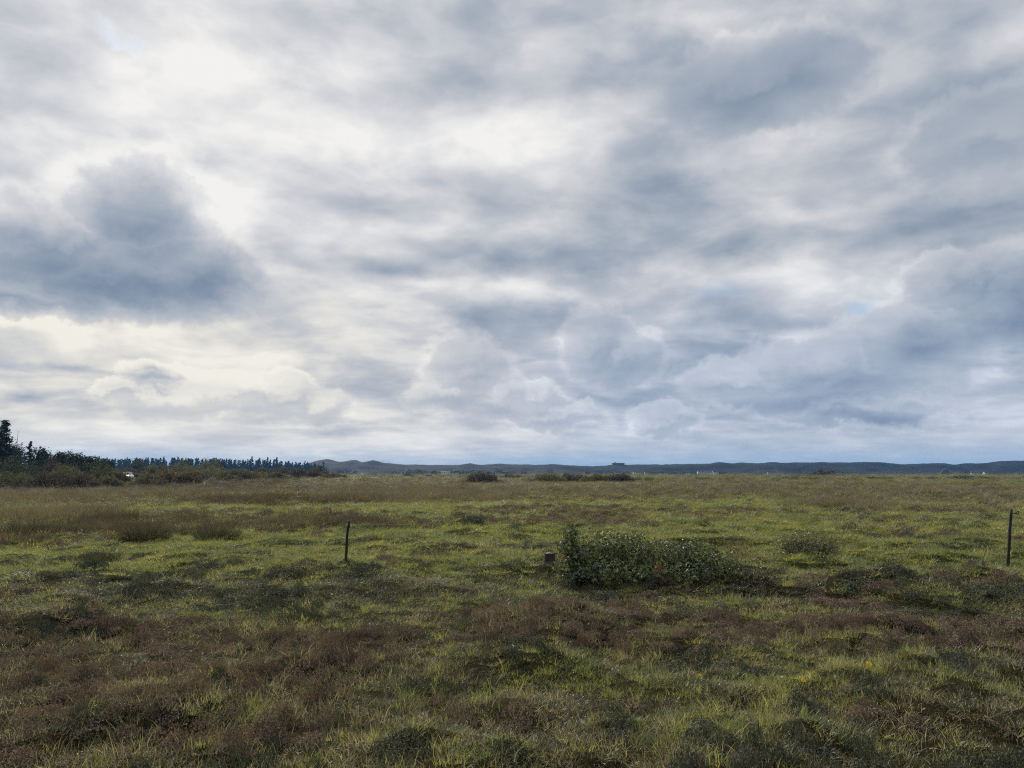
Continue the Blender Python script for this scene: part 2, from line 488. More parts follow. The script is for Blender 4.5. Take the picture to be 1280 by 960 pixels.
PATCHES = [
    # far bands
    ('rusty', .57, 300, 613, 260, 4), ('tall', .8, 520, 612, 130, 4), ('heath', .5, 900, 612, 260, 5), ('tall', .6, 1180, 612, 110, 4),
    ('rusty', .57, 330, 628, 180, 5), ('tall', .8, 545, 622, 110, 6), ('heath', .6, 760, 621, 120, 4), ('tall', .75, 1060, 634, 60, 6),
    ('heath', .5, 1150, 624, 160, 4), ('green', .9, 1180, 604, 140, 1.2), ('dry', .8, 700, 606.5, 200, 1.5),
    ('tall', .9, 70, 628, 110, 14), ('tall', .6, 230, 618, 90, 4),
    ('green', .95, 210, 641, 110, 7), ('green', .9, 460, 640, 180, 6), ('green', .7, 860, 628, 160, 4), ('green', .8, 660, 630, 80, 3),
    ('heath', .85, 690, 641, 110, 7), ('heath', .55, 860, 640, 60, 5), ('heath', .5, 1210, 636, 80, 4), ('heath', .5, 1000, 622, 60, 3),
    # the rusty bank of tall growth on the left
    ('dull', .6, 60, 640, 110, 14), ('rusty', .5, 60, 666, 120, 11), ('rusty', .5, 230, 662, 90, 11), ('dull', .4, 300, 652, 60, 5), ('rusty', .50, 370, 655, 60, 8), ('rusty', .39, 470, 657, 50, 6),
    ('tall', .7, 40, 648, 60, 8), ('rusty', .43, 140, 655, 60, 8),
    # the sunny strip, its sunlight put in as brighter green cover
    ('green', .9, 330, 686, 330, 17), ('green', .9, 1080, 668, 230, 22), ('green', .8, 560, 672, 150, 16), ('green', .85, 900, 662, 110, 18),
    ('green', .75, 560, 712, 120, 12), ('green', .7, 1180, 690, 120, 12), ('dry', .6, 640, 690, 60, 8), ('dry', .5, 450, 700, 60, 8),
    ('dark', .85, 125, 702, 45, 6), ('dark', .7, 690, 688, 30, 4), ('dull', .6, 600, 684, 90, 8), ('dark', .5, 590, 705, 60, 4),
    ('heath', .6, 545, 697, 22, 8), ('dark', .95, 1252, 690, 34, 4), ('dark', .6, 1180, 692, 24, 3), ('heath', .5, 1090, 652, 60, 3), ('dark', .45, 1120, 675, 60, 4),
    # grey-green belt and its dark humps
    ('dull', .85, 250, 742, 330, 16), ('dull', .75, 600, 742, 160, 18), ('dark', .85, 420, 722, 75, 6), ('dark', .7, 340, 748, 35, 9),
    ('dark', .7, 180, 744, 70, 7), ('dark', .6, 490, 760, 45, 8), ('green', .6, 560, 758, 50, 8), ('green', .6, 700, 735, 50, 8), ('green', .65, 880, 752, 60, 10),
    ('dark', .55, 780, 752, 50, 8), ('green', .5, 450, 762, 30, 6), ('dark', .9, 1080, 735, 40, 9), ('dark', .85, 1180, 748, 110, 7), ('dark', .6, 1010, 742, 20, 8),
    ('heath', .85, 1070, 752, 60, 8), ('heath', .6, 1200, 735, 50, 6), ('dark', .8, 800, 728, 90, 8),
    # brown heather belt
    ('heath', 1.35, 760, 775, 130, 10), ('heath', 1.35, 800, 800, 130, 14), ('heath', 1.35, 660, 800, 90, 12), ('heath', 1.35, 1040, 785, 110, 14),
    ('heath', 1.35, 1180, 795, 110, 16), ('heath', .55, 420, 800, 120, 14), ('heath', .6, 160, 785, 110, 14), ('heath', .8, 360, 832, 60, 12),
    ('dark', .8, 860, 816, 65, 6), ('dark', .75, 90, 790, 55, 9), ('dark', .6, 1180, 768, 60, 8), ('dark', .65, 1090, 806, 30, 9), ('dark', .7, 720, 772, 40, 5),
    ('dark', .7, 375, 840, 30, 8), ('dark', .6, 210, 783, 30, 5), ('dark', .6, 1010, 815, 70, 8), ('dark', .5, 880, 792, 40, 5),
    # near sward
    ('green', .8, 700, 850, 80, 14), ('green', .8, 1010, 855, 130, 14), ('green', .7, 1210, 870, 80, 14), ('green', .7, 560, 870, 60, 14),
    ('green', .6, 300, 890, 40, 12), ('green', .65, 860, 920, 90, 18), ('green', .6, 470, 925, 60, 14), ('green', .6, 1040, 930, 60, 14), ('green', .55, 120, 900, 30, 10),
    ('heath', .85, 45, 850, 60, 16), ('heath', .7, 180, 890, 80, 14), ('heath', .65, 400, 880, 60, 12), ('heath', .6, 600, 905, 80, 14),
    ('heath', .6, 330, 920, 70, 16), ('heath', .55, 1150, 910, 70, 14), ('heath', .6, 790, 890, 50, 10), ('heath', .6, 160, 935, 70, 14),
    ('dark', .9, 510, 942, 36, 12), ('dark', .75, 262, 846, 32, 9), ('dark', .7, 100, 866, 36, 9), ('dark', .7, 1000, 893, 34, 10), ('dark', .7, 1185, 845, 28, 9),
    ('dark', .7, 25, 938, 34, 12), ('dark', .6, 905, 842, 44, 6), ('dark', .6, 720, 842, 20, 8), ('dark', .5, 1010, 945, 40, 8), ('dark', .6, 120, 912, 22, 7),
]

KCOL = {'green': (.060, .072, .027), 'dull': (.034, .036, .018), 'heath': (.052, .037, .028), 'dark': (.014, .016, .011),
        'tall': (.085, .075, .042), 'dry': (.095, .080, .042), 'rusty': (.050, .036, .026)}
rs = [0.03, .6, 1.2, 1.8]
while rs[-1] < 2600: rs.append(rs[-1] + max(.045, rs[-1] * .0105) if rs[-1] < 60 else rs[-1] * 1.03)
rs = np.array(rs)
aa = np.concatenate([np.linspace(-52, 52, 640), np.linspace(52, 308, 66)[1:-1]])
A_, R_ = np.meshgrid(np.radians(aa), rs)
gx, gy = R_ * np.sin(A_), R_ * np.cos(A_)
gh = height(gx, gy)
nr, na = gx.shape
idx = np.arange(nr * na).reshape(nr, na)
f = np.stack([idx[:-1], np.roll(idx, -1, 1)[:-1], np.roll(idx, -1, 1)[1:], idx[1:]], -1).reshape(-1, 4)
ck = cover(gx.ravel(), gy.ravel())
gcol = sum(ck[k][:, None] * np.array(KCOL[k])[None] for k in KINDS)
gcol = gcol * (.42 + .85 * sstep(np.hypot(gx, gy).ravel(), 14, 50))[:, None]        # dark peat near by, darkened as painted shade between the plants

gm = bpy.data.materials.new('heath soil and moss')
gm.use_nodes = True
nt = gm.node_tree; g = G(nt)
bs = nt.nodes['Principled BSDF']
pos = g.o(g.n('ShaderNodeNewGeometry'), 0)
at_n = g.n('ShaderNodeAttribute', attribute_name='growth')
n1 = g.noise(pos, 14.0, 6, .65); n2 = g.noise(g.vm('MULTIPLY', pos, (.05, .16, .1)), 1.0, 6, .6); n3 = g.noise(g.vm('MULTIPLY', pos, (.6, 1.4, 1.)), 1.0, 5, .6)
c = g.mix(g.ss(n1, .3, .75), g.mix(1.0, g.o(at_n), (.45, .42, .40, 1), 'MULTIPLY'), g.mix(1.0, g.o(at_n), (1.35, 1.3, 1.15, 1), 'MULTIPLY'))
c = g.mix(g.ss(n2, .35, .65) * .55, c, g.mix(1.0, c, (1.5, 1.35, 1.1, 1), 'MULTIPLY'))
c = g.mix(g.ss(n3, .42, .70) * .6, c, g.mix(1.0, c, (.50, .48, .50, 1), 'MULTIPLY'))
g.put(bs.inputs['Base Color'], c)
bs.inputs['Roughness'].default_value = .95
bs.inputs['Specular IOR Level'].default_value = .02
bp = g.n('ShaderNodeBump'); bp.inputs['Strength'].default_value = .8; bp.inputs['Distance'].default_value = .06
g.put(bp.inputs['Height'], n1); nt.links.new(bp.outputs[0], bs.inputs['Normal'])
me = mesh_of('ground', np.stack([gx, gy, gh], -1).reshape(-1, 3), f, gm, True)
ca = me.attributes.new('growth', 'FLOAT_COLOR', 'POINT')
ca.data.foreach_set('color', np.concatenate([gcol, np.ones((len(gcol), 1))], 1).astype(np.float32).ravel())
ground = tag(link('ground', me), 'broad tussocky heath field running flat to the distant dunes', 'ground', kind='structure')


# ---------------------------------------------------------------- leaf materials
GAIN = 1.8
def leaf_mat(name, stops, tip=None, transl=.35, rough=.42, spec=.35, vary=.35, field=0.0):
    """stops: colours over the per-blade value; tip: colour the ends dry to"""
    m = bpy.data.materials.new(name); m.use_nodes = True
    t = m.node_tree; t.nodes.clear(); g = G(t)
    v = S(g, g.n('ShaderNodeAttribute', attribute_name='v').outputs['Fac'])
    inst = S(g, g.n('ShaderNodeObjectInfo').outputs['Random'])
    pos = g.o(g.n('ShaderNodeNewGeometry'), 0)
    k = v * (1 - vary) + inst * vary
    if field:
        k = k + (g.noise(pos, .55, 3, .55) - .5) * field
    stops = [(p_, (*[min(.8, q_ * GAIN) for q_ in c_[:3]], 1)) for p_, c_ in stops]
    c = g.ramp(k.clamp(), stops)
    if tip:
        tt = S(g, g.n('ShaderNodeAttribute', attribute_name='t').outputs['Fac'])
        c = g.mix(g.ss(tt + (v - .5) * .6, .55, 1.15) * .75, c, (*tip, 1))
    # matt leaf with a faint even sheen
    df = g.n('ShaderNodeBsdfDiffuse'); g.put(df.inputs[0], c)
    gl = g.n('ShaderNodeBsdfGlossy'); gl.inputs['Roughness'].default_value = rough + .08; gl.inputs[0].default_value = (.9, .95, 1, 1)
    p = g.n('ShaderNodeMixShader'); p.inputs[0].default_value = spec * .13
    t.links.new(df.outputs[0], p.inputs[1]); t.links.new(gl.outputs[0], p.inputs[2])
    tr = g.n('ShaderNodeBsdfTranslucent'); g.put(tr.inputs[0], g.mix(1.0, c, (1.25, 1.2, .6, 1), 'MULTIPLY'))
    mx = g.n('ShaderNodeMixShader'); mx.inputs[0].default_value = transl
    t.links.new(p.outputs[0], mx.inputs[1]); t.links.new(tr.outputs[0], mx.inputs[2])
    o = g.n('ShaderNodeOutputMaterial'); t.links.new(mx.outputs[0], o.inputs[0])
    return m


def c4(*a): return (*a, 1.0)


M_green = leaf_mat('fresh grass', [(0, c4(.043, .062, .022)), (.45, c4(.098, .120, .043)), (.8, c4(.185, .182, .070)), (1, c4(.32, .28, .14))], (.20, .17, .09), .42, .42, .35, .45, .7)
M_dull = leaf_mat('grey green sedge', [(0, c4(.026, .036, .022)), (.5, c4(.060, .066, .042)), (.85, c4(.125, .112, .072)), (1, c4(.28, .245, .17))], (.15, .125, .08), .28, .36, .45, .45, .7)
M_heath = leaf_mat('heather twigs', [(0, c4(.030, .022, .018)), (.5, c4(.078, .057, .046)), (.8, c4(.138, .104, .084)), (1, c4(.25, .20, .16))], (.17, .12, .09), .18, .6, .2, .45, .5)
M_dark = leaf_mat('crowberry and creeping willow', [(0, c4(.018, .022, .015)), (.5, c4(.034, .040, .026)), (.85, c4(.068, .066, .042)), (1, c4(.14, .12, .08))], None, .15, .52, .22, .4, .4)
M_tall = leaf_mat('tall bleached grass', [(0, c4(.050, .046, .029)), (.4, c4(.095, .080, .050)), (.75, c4(.150, .130, .090)), (1, c4(.24, .21, .16))], (.15, .125, .10), .22, .6, .2, .45, .7)
M_rusty = leaf_mat('rusty tall growth', [(0, c4(.030, .022, .018)), (.4, c4(.060, .045, .034)), (.6, c4(.066, .062, .036)), (.85, c4(.11, .082, .056)), (1, c4(.20, .16, .105))], (.12, .09, .065), .2, .6, .2, .45, .6)
M_dry = leaf_mat('dry straw and glints', [(0, c4(.10, .08, .045)), (.5, c4(.21, .18, .11)), (1, c4(.42, .38, .28))], None, .3, .5, .3, .3)  # real straw, its palest tones also painted in as glints on blades


# ---------------------------------------------------------------- clumps of blades
def blades(n, rad, h0, h1, w0, w1, lean=.35, bend=.6, seed=0, dome=0.0, seg=3):
    q = np.random.default_rng(seed)
    th = q.uniform(0, 2 * pi, n); rr = rad * np.sqrt(q.uniform(0, 1, n))
    bx, by = rr * np.cos(th), rr * np.sin(th)
    hh = q.uniform(h0, h1, n) * (1 - dome * (rr / rad) ** 2 * .6)
    ww = q.uniform(w0, w1, n)
    da = th + q.normal(0, .9, n)
    ln = np.abs(q.normal(0, lean, n)) + dome * rr / rad
    bn = q.uniform(.1, bend, n)
    fa = q.uniform(0, 2 * pi, n)
    V, Tt = [], []
    ts = np.linspace(0, 1, seg + 1)
    for t in ts:
        ang = ln + bn * t * 1.6
        # integrate the curve roughly
        hx = hh * t * np.sin(ln + bn * t * .8); hz_ = hh * t * np.cos(np.minimum(ln + bn * t * .8, 1.5))
        cx, cy, cz = bx + np.cos(da) * hx, by + np.sin(da) * hx, hz_
        w = ww * (1 - t ** 1.6) * .5
        sx, sy = np.cos(fa) * w, np.sin(fa) * w
        if t < 1:
            V += [np.stack([cx - sx, cy - sy, cz], -1), np.stack([cx + sx, cy + sy, cz], -1)]
            Tt += [np.full(n, t)] * 2
        else:
            V += [np.stack([cx, cy, cz], -1)]; Tt += [np.full(n, t)]
    V = np.stack(V, 1); K = V.shape[1]
    base = np.arange(n)[:, None] * K
    F = []
    for s in range(seg - 1):
        F.append(np.concatenate([base + 2 * s, base + 2 * s + 1, base + 2 * s + 3, base + 2 * s + 2], 1))
    s = seg - 1
    F4 = np.concatenate(F, 0)
    tri = np.concatenate([base + 2 * s, base + 2 * s + 1, base + 2 * s + 2, base + 2 * s + 2], 1)
    vv = np.repeat(q.uniform(0, 1, n)[:, None], K, 1)
    return V.reshape(-1, 3), F4, tri[:, :3], np.stack(Tt, 1).ravel(), vv.ravel()


def leaves(cen, nor, length, width, seed=0, fold=.25):
    """small pointed leaves (two triangles each side of a fold) at given centres"""
    q = np.random.default_rng(seed)
    n = len(cen)
    nor = nor / (np.linalg.norm(nor, axis=1, keepdims=True) + 1e-9)
    r = q.normal(size=(n, 3)); u = np.cross(nor, r); u /= np.linalg.norm(u, axis=1, keepdims=True) + 1e-9
    v = np.cross(nor, u)
    L = (length * q.uniform(.45, 1.45, n))[:, None]; W = (width * q.uniform(.7, 1.3, n))[:, None]
    a = cen - u * L * .5; b = cen + u * L * .5
    c = cen + v * W * .5 + nor * W * fold; d_ = cen - v * W * .5 + nor * W * fold
    V = np.stack([a, c, b, d_], 1).reshape(-1, 3)
    i = np.arange(n)[:, None] * 4
    T = np.concatenate([np.concatenate([i, i + 1, i + 2], 1), np.concatenate([i, i + 2, i + 3], 1)], 0)
    val = np.repeat(q.uniform(0, 1, n), 4)
    return V, T, val


def tri_mesh(name, parts, mat):
    """parts: list of (V, quads or None, tris, t, v)"""
    Vs, Ts, tt, vv = [], [], [], []
    off = 0
    for (V, Q4, T3, t, v) in parts:
        if Q4 is not None and len(Q4):
            Ts += [Q4[:, [0, 1, 2]] + off, Q4[:, [0, 2, 3]] + off]
        Ts.append(T3 + off)
        Vs.append(V); tt.append(t); vv.append(v); off += len(V)
    return mesh_of(name, np.concatenate(Vs), np.concatenate(Ts), mat, False, {'t': np.concatenate(tt), 'v': np.concatenate(vv)})


def shrublet(seed, rad, h, n, leaf, mat, name, twig_n=40):
    q = np.random.default_rng(seed)
    th = q.uniform(0, 2 * pi, n); rr = rad * np.sqrt(q.uniform(0, 1, n))
    top = h * np.sqrt(np.maximum(1 - (rr / rad) ** 2, .02)) * q.uniform(.7, 1.15, n) * (.45 + 1.1 * fbm(rr * np.cos(th) + seed, rr * np.sin(th), rad * .6, 3, seed))
    z = top * q.uniform(.35, 1.0, n) ** .6
    cen = np.stack([rr * np.cos(th), rr * np.sin(th), z], -1)
    nor = np.stack([np.cos(th) * rr / rad, np.sin(th) * rr / rad, np.full(n, .7)], -1) + q.normal(0, .55, (n, 3))
    V, T, v = leaves(cen, nor, leaf, leaf * .45, seed)
    b = blades(twig_n, rad * .9, h * .6, h * 1.15, leaf * .18, leaf * .3, .3, .3, seed + 1, .7)
    return tri_mesh(name, [(V, None, T, np.clip(V[:, 2] / h, 0, 1), v), b], mat)


protos = {}
def lib(key, meshes):
    c = bpy.data.collections.new('clumps of ' + key)          # source clumps, not in the scene
    for i, me in enumerate(meshes):
        o = bpy.data.objects.new(me.name, me); c.objects.link(o)
    protos[key] = c


lib('green', [tri_mesh('grass_clump', [blades(80, .13, .03, .095, .003, .0055, .50, .9, 10 + i), blades(7, .12, .08, .17, .003, .0055, .5, 1.0, 20 + i)], M_green) for i in range(5)])
lib('dull', [tri_mesh('sedge_clump', [blades(90, .13, .02, .075, .003, .0055, .65, 1.0, 30 + i), blades(5, .12, .06, .14, .0025, .0045, .6, 1.0, 40 + i)], M_dull) for i in range(5)])
lib('heath', [shrublet(50 + i, .14, .085, 300, .020, M_heath, 'heather_clump', 60) for i in range(4)])
lib('dark', [shrublet(60 + i, .14, .085, 380, .020, M_dark, 'crowberry_clump', 30) for i in range(4)])
lib('tall', [tri_mesh('tall_grass_clump', [blades(60, .16, .14, .42, .003, .006, .22, .5, 70 + i), blades(40, .16, .05, .16, .004, .007, .4, .7, 75 + i)], M_tall) for i in range(4)])
lib('rusty', [tri_mesh('rusty_clump', [blades(70, .16, .10, .36, .003, .006, .22, .5, 90 + i), blades(50, .16, .05, .16, .004, .007, .4, .7, 95 + i)], M_rusty) for i in range(4)])
lib('dry', [tri_mesh('straw_clump', [blades(34, .15, .03, .13, .002, .004, .8, 1.0, 80 + i)], M_dry) for i in range(4)])


# ---------------------------------------------------------------- sowing
def sow():
    P = []
    r = 2.6
    q = np.random.default_rng(77)
    half = R(46)
    while r < 620:
        dr = r * .06
        area = half * ((r + dr) ** 2 - r ** 2)
        dens = DENS * (5.0 / max(r, 5.0)) ** 1.42
        if r > 130: dens *= .8
        n = q.poisson(area * dens)
        a = q.uniform(-half, half, n); rr = np.sqrt(q.uniform(r * r, (r + dr) ** 2, n))
        P.append(np.stack([rr * np.sin(a), rr * np.cos(a)], -1))
        r += dr
    return np.concatenate(P)


DENS = 185.0
pts = sow()
px_, py_ = pts[:, 0], pts[:, 1]
pz_ = height(px_, py_)
cw = cover(px_, py_)
W = np.stack([cw[k] for k in KINDS], 1)
W[:, KINDS.index('tall')] *= .9
W /= W.sum(1, keepdims=True)
print('CLUMPS', len(pts))
pick = (rng.uniform(0, 1, len(pts))[:, None] > np.cumsum(W, 1)).sum(1)
pick = np.minimum(pick, len(KINDS) - 1)


def stuff_object(name, label, cat, mask, key, hgt=1.0):
    x, y, z = px_[mask], py_[mask], pz_[mask]
    n = len(x); r = np.hypot(x, y)
    q = np.random.default_rng(len(name) + n)
    sxy = np.maximum(1.0, (r / 9.0) ** .78) * q.uniform(.75, 1.35, n)
    szz = np.maximum(1.0, (r / 14.0) ** .42) * q.uniform(.6, 1.4, n) * hgt
    szz = np.minimum(szz, 1.7 * hgt) * (1 - .68 * sstep(r, 32, 100))
    szz *= .65 + .7 * fbm(x, y, 1.1, 2, 201)
    if key in ('heath', 'dark'): szz *= q.uniform(.5, 1.6, n) * (.7 + .6 * fbm(x, y, .35, 2, 211)); sxy *= q.uniform(.6, 1.1, n)
    sxy *= 1 - .2 * (1 - sstep(r, 7, 14))
    me = bpy.data.meshes.new(name)
    me.vertices.add(n)
    me.vertices.foreach_set('co', np.stack([x, y, z - .01], -1).astype(np.float32).ravel())
    a = me.attributes.new('turn', 'FLOAT_VECTOR', 'POINT')
    a.data.foreach_set('vector', np.stack([q.normal(0, .20, n), q.normal(0, .20, n), q.uniform(0, 2 * pi, n)], -1).astype(np.float32).ravel())
    a = me.attributes.new('grow', 'FLOAT_VECTOR', 'POINT')
    a.data.foreach_set('vector', np.stack([sxy, sxy, szz], -1).astype(np.float32).ravel())
    a = me.attributes.new('which', 'INT', 'POINT')
    a.data.foreach_set('value', q.integers(0, len(protos[key].objects), n).astype(np.int32))
    o = link(name, me)
    tag(o, label, cat, kind='stuff')
    ng = bpy.data.node_groups.new('sow ' + name, 'GeometryNodeTree')
    ng.interface.new_socket('Geometry', in_out='INPUT', socket_type='NodeSocketGeometry')
    ng.interface.new_socket('Geometry', in_out='OUTPUT', socket_type='NodeSocketGeometry')
    N, L = ng.nodes, ng.links
    gi, go = N.new('NodeGroupInput'), N.new('NodeGroupOutput')
    ci = N.new('GeometryNodeCollectionInfo'); ci.inputs['Collection'].default_value = protos[key]
    ci.inputs['Separate Children'].default_value = True; ci.inputs['Reset Children'].default_value = True
    ip = N.new('GeometryNodeInstanceOnPoints'); ip.inputs['Pick Instance'].default_value = True
    def attr(nm, ty):
        nd = N.new('GeometryNodeInputNamedAttribute'); nd.data_type = ty; nd.inputs['Name'].default_value = nm
        return [s for s in nd.outputs if s.enabled and s.name == 'Attribute'][0]
    L.new(gi.outputs[0], ip.inputs['Points']); L.new(ci.outputs[0], ip.inputs['Instance'])
    L.new(attr('which', 'INT'), ip.inputs['Instance Index'])
    e2r = N.new('FunctionNodeEulerToRotation'); L.new(attr('turn', 'FLOAT_VECTOR'), e2r.inputs[0]); L.new(e2r.outputs[0], ip.inputs['Rotation'])
    L.new(attr('grow', 'FLOAT_VECTOR'), ip.inputs['Scale'])
    L.new(ip.outputs[0], go.inputs[0])
    md = o.modifiers.new('sow', 'NODES'); md.node_group = ng
    return o


STUFF = [('rusty', 'dead_stems', 'rusty brown dead stems standing in banks on the left and far field', 'dead stems', 1.0),
         ('green', 'grass', 'fresh green grass in sunny patches across the field', 'grass', .78),
         ('dull', 'sedge', 'short grey green sedge turf between the hummocks', 'sedge', .85),
         ('heath', 'heather', 'rust brown heather spread in low patches over the field', 'heather', 1.0),
         ('dark', 'crowberry', 'blackish green crowberry mats on the low hummocks', 'crowberry', 1.0),
         ('tall', 'tall_grass', 'pale bleached tall grass standing in distant bands', 'tall grass', 1.0),
         ('dry', 'dry_straw', 'thin straw coloured dead blades among the turf', 'dry grass', 1.0)]
for key, name, label, cat, hg in STUFF:
    stuff_object(name, label, cat, pick == KINDS.index(key), key, hg)


# ---------------------------------------------------------------- plain materials
def plain(name, a, b=None, scale=8.0, rough=.8, spec=.3, stretch=(1, 1, 1), metal=0.0, bump=0.0):
    m = bpy.data.materials.new(name); m.use_nodes = True
    g = G(m.node_tree); p = m.node_tree.nodes['Principled BSDF']
    co = g.vm('MULTIPLY', S(g, g.n('ShaderNodeTexCoord').outputs['Object']), stretch)
    n = g.noise(co, scale, 5, .6)
    g.put(p.inputs['Base Color'], g.mix(g.ss(n, .3, .7), (*a, 1), (*(b or a), 1)))
    p.inputs['Roughness'].default_value = rough; p.inputs['Metallic'].default_value = metal
    p.inputs['Specular IOR Level'].default_value = spec
    if bump:
        bp = g.n('ShaderNodeBump'); bp.inputs['Strength'].default_value = bump; bp.inputs['Distance'].default_value = .02
        g.put(bp.inputs['Height'], n); m.node_tree.links.new(bp.outputs[0], p.inputs['Normal'])
    return m


M_bark = plain('dark bark', (.035, .028, .022), (.07, .056, .043), 9, .9, .2, (1, 1, .3), bump=.5)
M_post = plain('tarred stake', (.010, .010, .010), (.028, .025, .022), 30, .7, .3, (1, 1, .15), bump=.4)
M_wood = plain('weathered wood', (.020, .017, .015), (.055, .048, .042), 24, .85, .25, (1, 1, .12), bump=.7)
M_cut = plain('grey cut end grain', (.09, .085, .078), (.17, .16, .145), 40, .8, .3)
M_wire = plain('galvanised wire', (.10, .10, .10), (.16, .16, .16), 10, .5, .5, metal=.6)
M_plastic = plain('black insulator', (.012, .012, .012), None, 10, .45, .5)
M_white = plain('whitewashed wall', (.72, .71, .68), (.80, .79, .76), 1.2, .8)
M_brick = plain('red brick wall', (.09, .06, .052), (.12, .08, .068), 3, .85)
M_slate = plain('dark roof', (.05, .055, .065), (.09, .09, .10), 1.5, .75)
M_tile = plain('red tiled roof', (.10, .060, .052), (.13, .08, .068), 2, .8)
M_concrete = plain('grey concrete', (.12, .12, .12), (.18, .18, .175), .6, .85)
M_glass = plain('dark window glass', (.02, .025, .03), None, 1, .12, .6)
M_carwhite = plain('white car paint', (.78, .78, .77), (.82, .82, .81), 2, .25, .5)
M_rubber = plain('black rubber', (.015, .015, .015), None, 6, .8)
M_lamp = plain('clear lamp glass', (.55, .56, .58), None, 4, .15, .6)
M_redlamp = plain('red lamp glass', (.45, .02, .02), None, 4, .2, .6)
M_petal = plain('yellow petals', (.78, .50, .02), (.85, .62, .05), 60, .6)
M_petalw = plain('off white seed fluff', (.62, .62, .56), (.75, .75, .70), 60, .8)
M_stem = plain('green flower stem', (.07, .10, .03), (.10, .12, .05), 30, .6)
M_rust = leaf_mat('withered rust leaves', [(0, c4(.05, .030, .016)), (.5, c4(.10, .056, .026)), (1, c4(.17, .10, .045))], None, .3, .6, .2, .1)
M_willow = leaf_mat('glossy willow leaves', [(0, c4(.011, .019, .009)), (.40, c4(.031, .048, .021)), (.75, c4(.074, .092, .038)), (.95, c4(.13, .13, .036)), (1, c4(.21, .18, .04))], None, .32, .42, .5, .05)
M_willow_dull = leaf_mat('grey green small leaves', [(0, c4(.028, .034, .020)), (.6, c4(.065, .070, .040)), (1, c4(.15, .12, .06))], None, .25, .36, .5, .1)
M_twig = leaf_mat('brown twigs', [(0, c4(.030, .020, .015)), (1, c4(.085, .058, .042))], None, .05, .7, .2, .2)
M_rush = leaf_mat('rush stems', [(0, c4(.014, .018, .009)), (.6, c4(.036, .038, .019)), (1, c4(.10, .08, .04))], (.08, .055, .032), .2, .45, .4, .2)
M_pine = leaf_mat('pine needles', [(0, c4(.010, .016, .010)), (.6, c4(.022, .032, .016)), (1, c4(.055, .058, .026))], None, .12, .6, .25, .25)
M_spruce = leaf_mat('far spruce needles', [(0, c4(.012, .020, .014)), (1, c4(.030, .042, .024))], None, .1, .7, .2, .4)
M_scrub_brown = leaf_mat('purple brown scrub', [(0, c4(.030, .024, .021)), (.6, c4(.066, .052, .042)), (1, c4(.12, .10, .062))], None, .15, .65, .2, .3)
M_scrub_olive = leaf_mat('olive scrub', [(0, c4(.030, .035, .018)), (.6, c4(.078, .080, .038)), (1, c4(.15, .135, .065))], None, .2, .6, .25, .3)
M_scrub_rust = leaf_mat('rusty scrub', [(0, c4(.042, .032, .021)), (.6, c4(.090, .068, .040)), (1, c4(.15, .12, .06))], None, .2, .65, .2, .3)
M_scrub_dark = leaf_mat('dark green scrub', [(0, c4(.016, .024, .014)), (.6, c4(.036, .048, .024)), (1, c4(.075, .085, .04))], None, .15, .6, .25, .3)


def foot(px, py):
    x, y = on_ground(px, py)
    return x, y, hz(x, y)


# ---------------------------------------------------------------- fence
def stake(px, py_base, px_top, py_top, label, r=.027):
    x, y, z = foot(px, py_base)
    top = at(px_top, py_top, y)
    t = empty('fence_stake', (x, y, z)); tag(t, label, 'fence post', 'dark stakes of the old field fence')
    m = MB()
    dx_, dz_ = top.x - x, top.z - z
    pts, rad = [], []
    for k in range(9):
        u = k / 8
        pts.append((dx_ * u + .006 * sin(u * 7), .004 * cos(u * 5), -.25 * (1 - u) * (k == 0) + dz_ * u)); rad.append(r * (1.06 - .14 * u + .04 * sin(u * 23)))
    pts.append((dx_ * 1.004, 0, dz_ + .012)); rad.append(r * .55)
    m.tube(pts, rad, 9)
    m.build('shaft', M_post, t, True)
    return t, top


stake_l, top_l = stake(431, 716, 436, 652, 'thin dark fence stake leaning right, standing alone left of the bush', .024)
stake_r, top_r = stake(1259, 708, 1264, 637, 'upright dark fence stake with a wire hook at the right edge', .029)
m = MB()
lx = top_r.x - stake_r.location.x; lz = top_r.z - stake_r.location.z
m.tube([(lx, -.01, lz - .06), (lx + .06, -.02, lz - .075), (lx + .11, -.02, lz - .085), (lx + .135, -.02, lz - .06), (lx + .125, -.02, lz - .035), (lx + .095, -.02, lz - .035), (lx + .08, -.02, lz - .055)], .011, 7)
m.build('insulator_hook', M_plastic, stake_r, True)
m = MB()
a = Vector((top_r.x + .0, top_r.y - .032, top_r.z - .06)); b = Vector((top_l.x, top_l.y - .028, top_l.z - .05))
wp = [a + Vector((3.0, .05, .01)), a + Vector((1.5, .02, -.005))]
for k in range(25):
    u = k / 24
    p = a.lerp(b, u); p.z -= .05 * 4 * u * (1 - u); wp.append(p)
m.tube(wp, .0022, 5)
tag(m.build('fence_wire', M_wire), 'thin slack wire strung between the two dark fence stakes', 'fence wire')

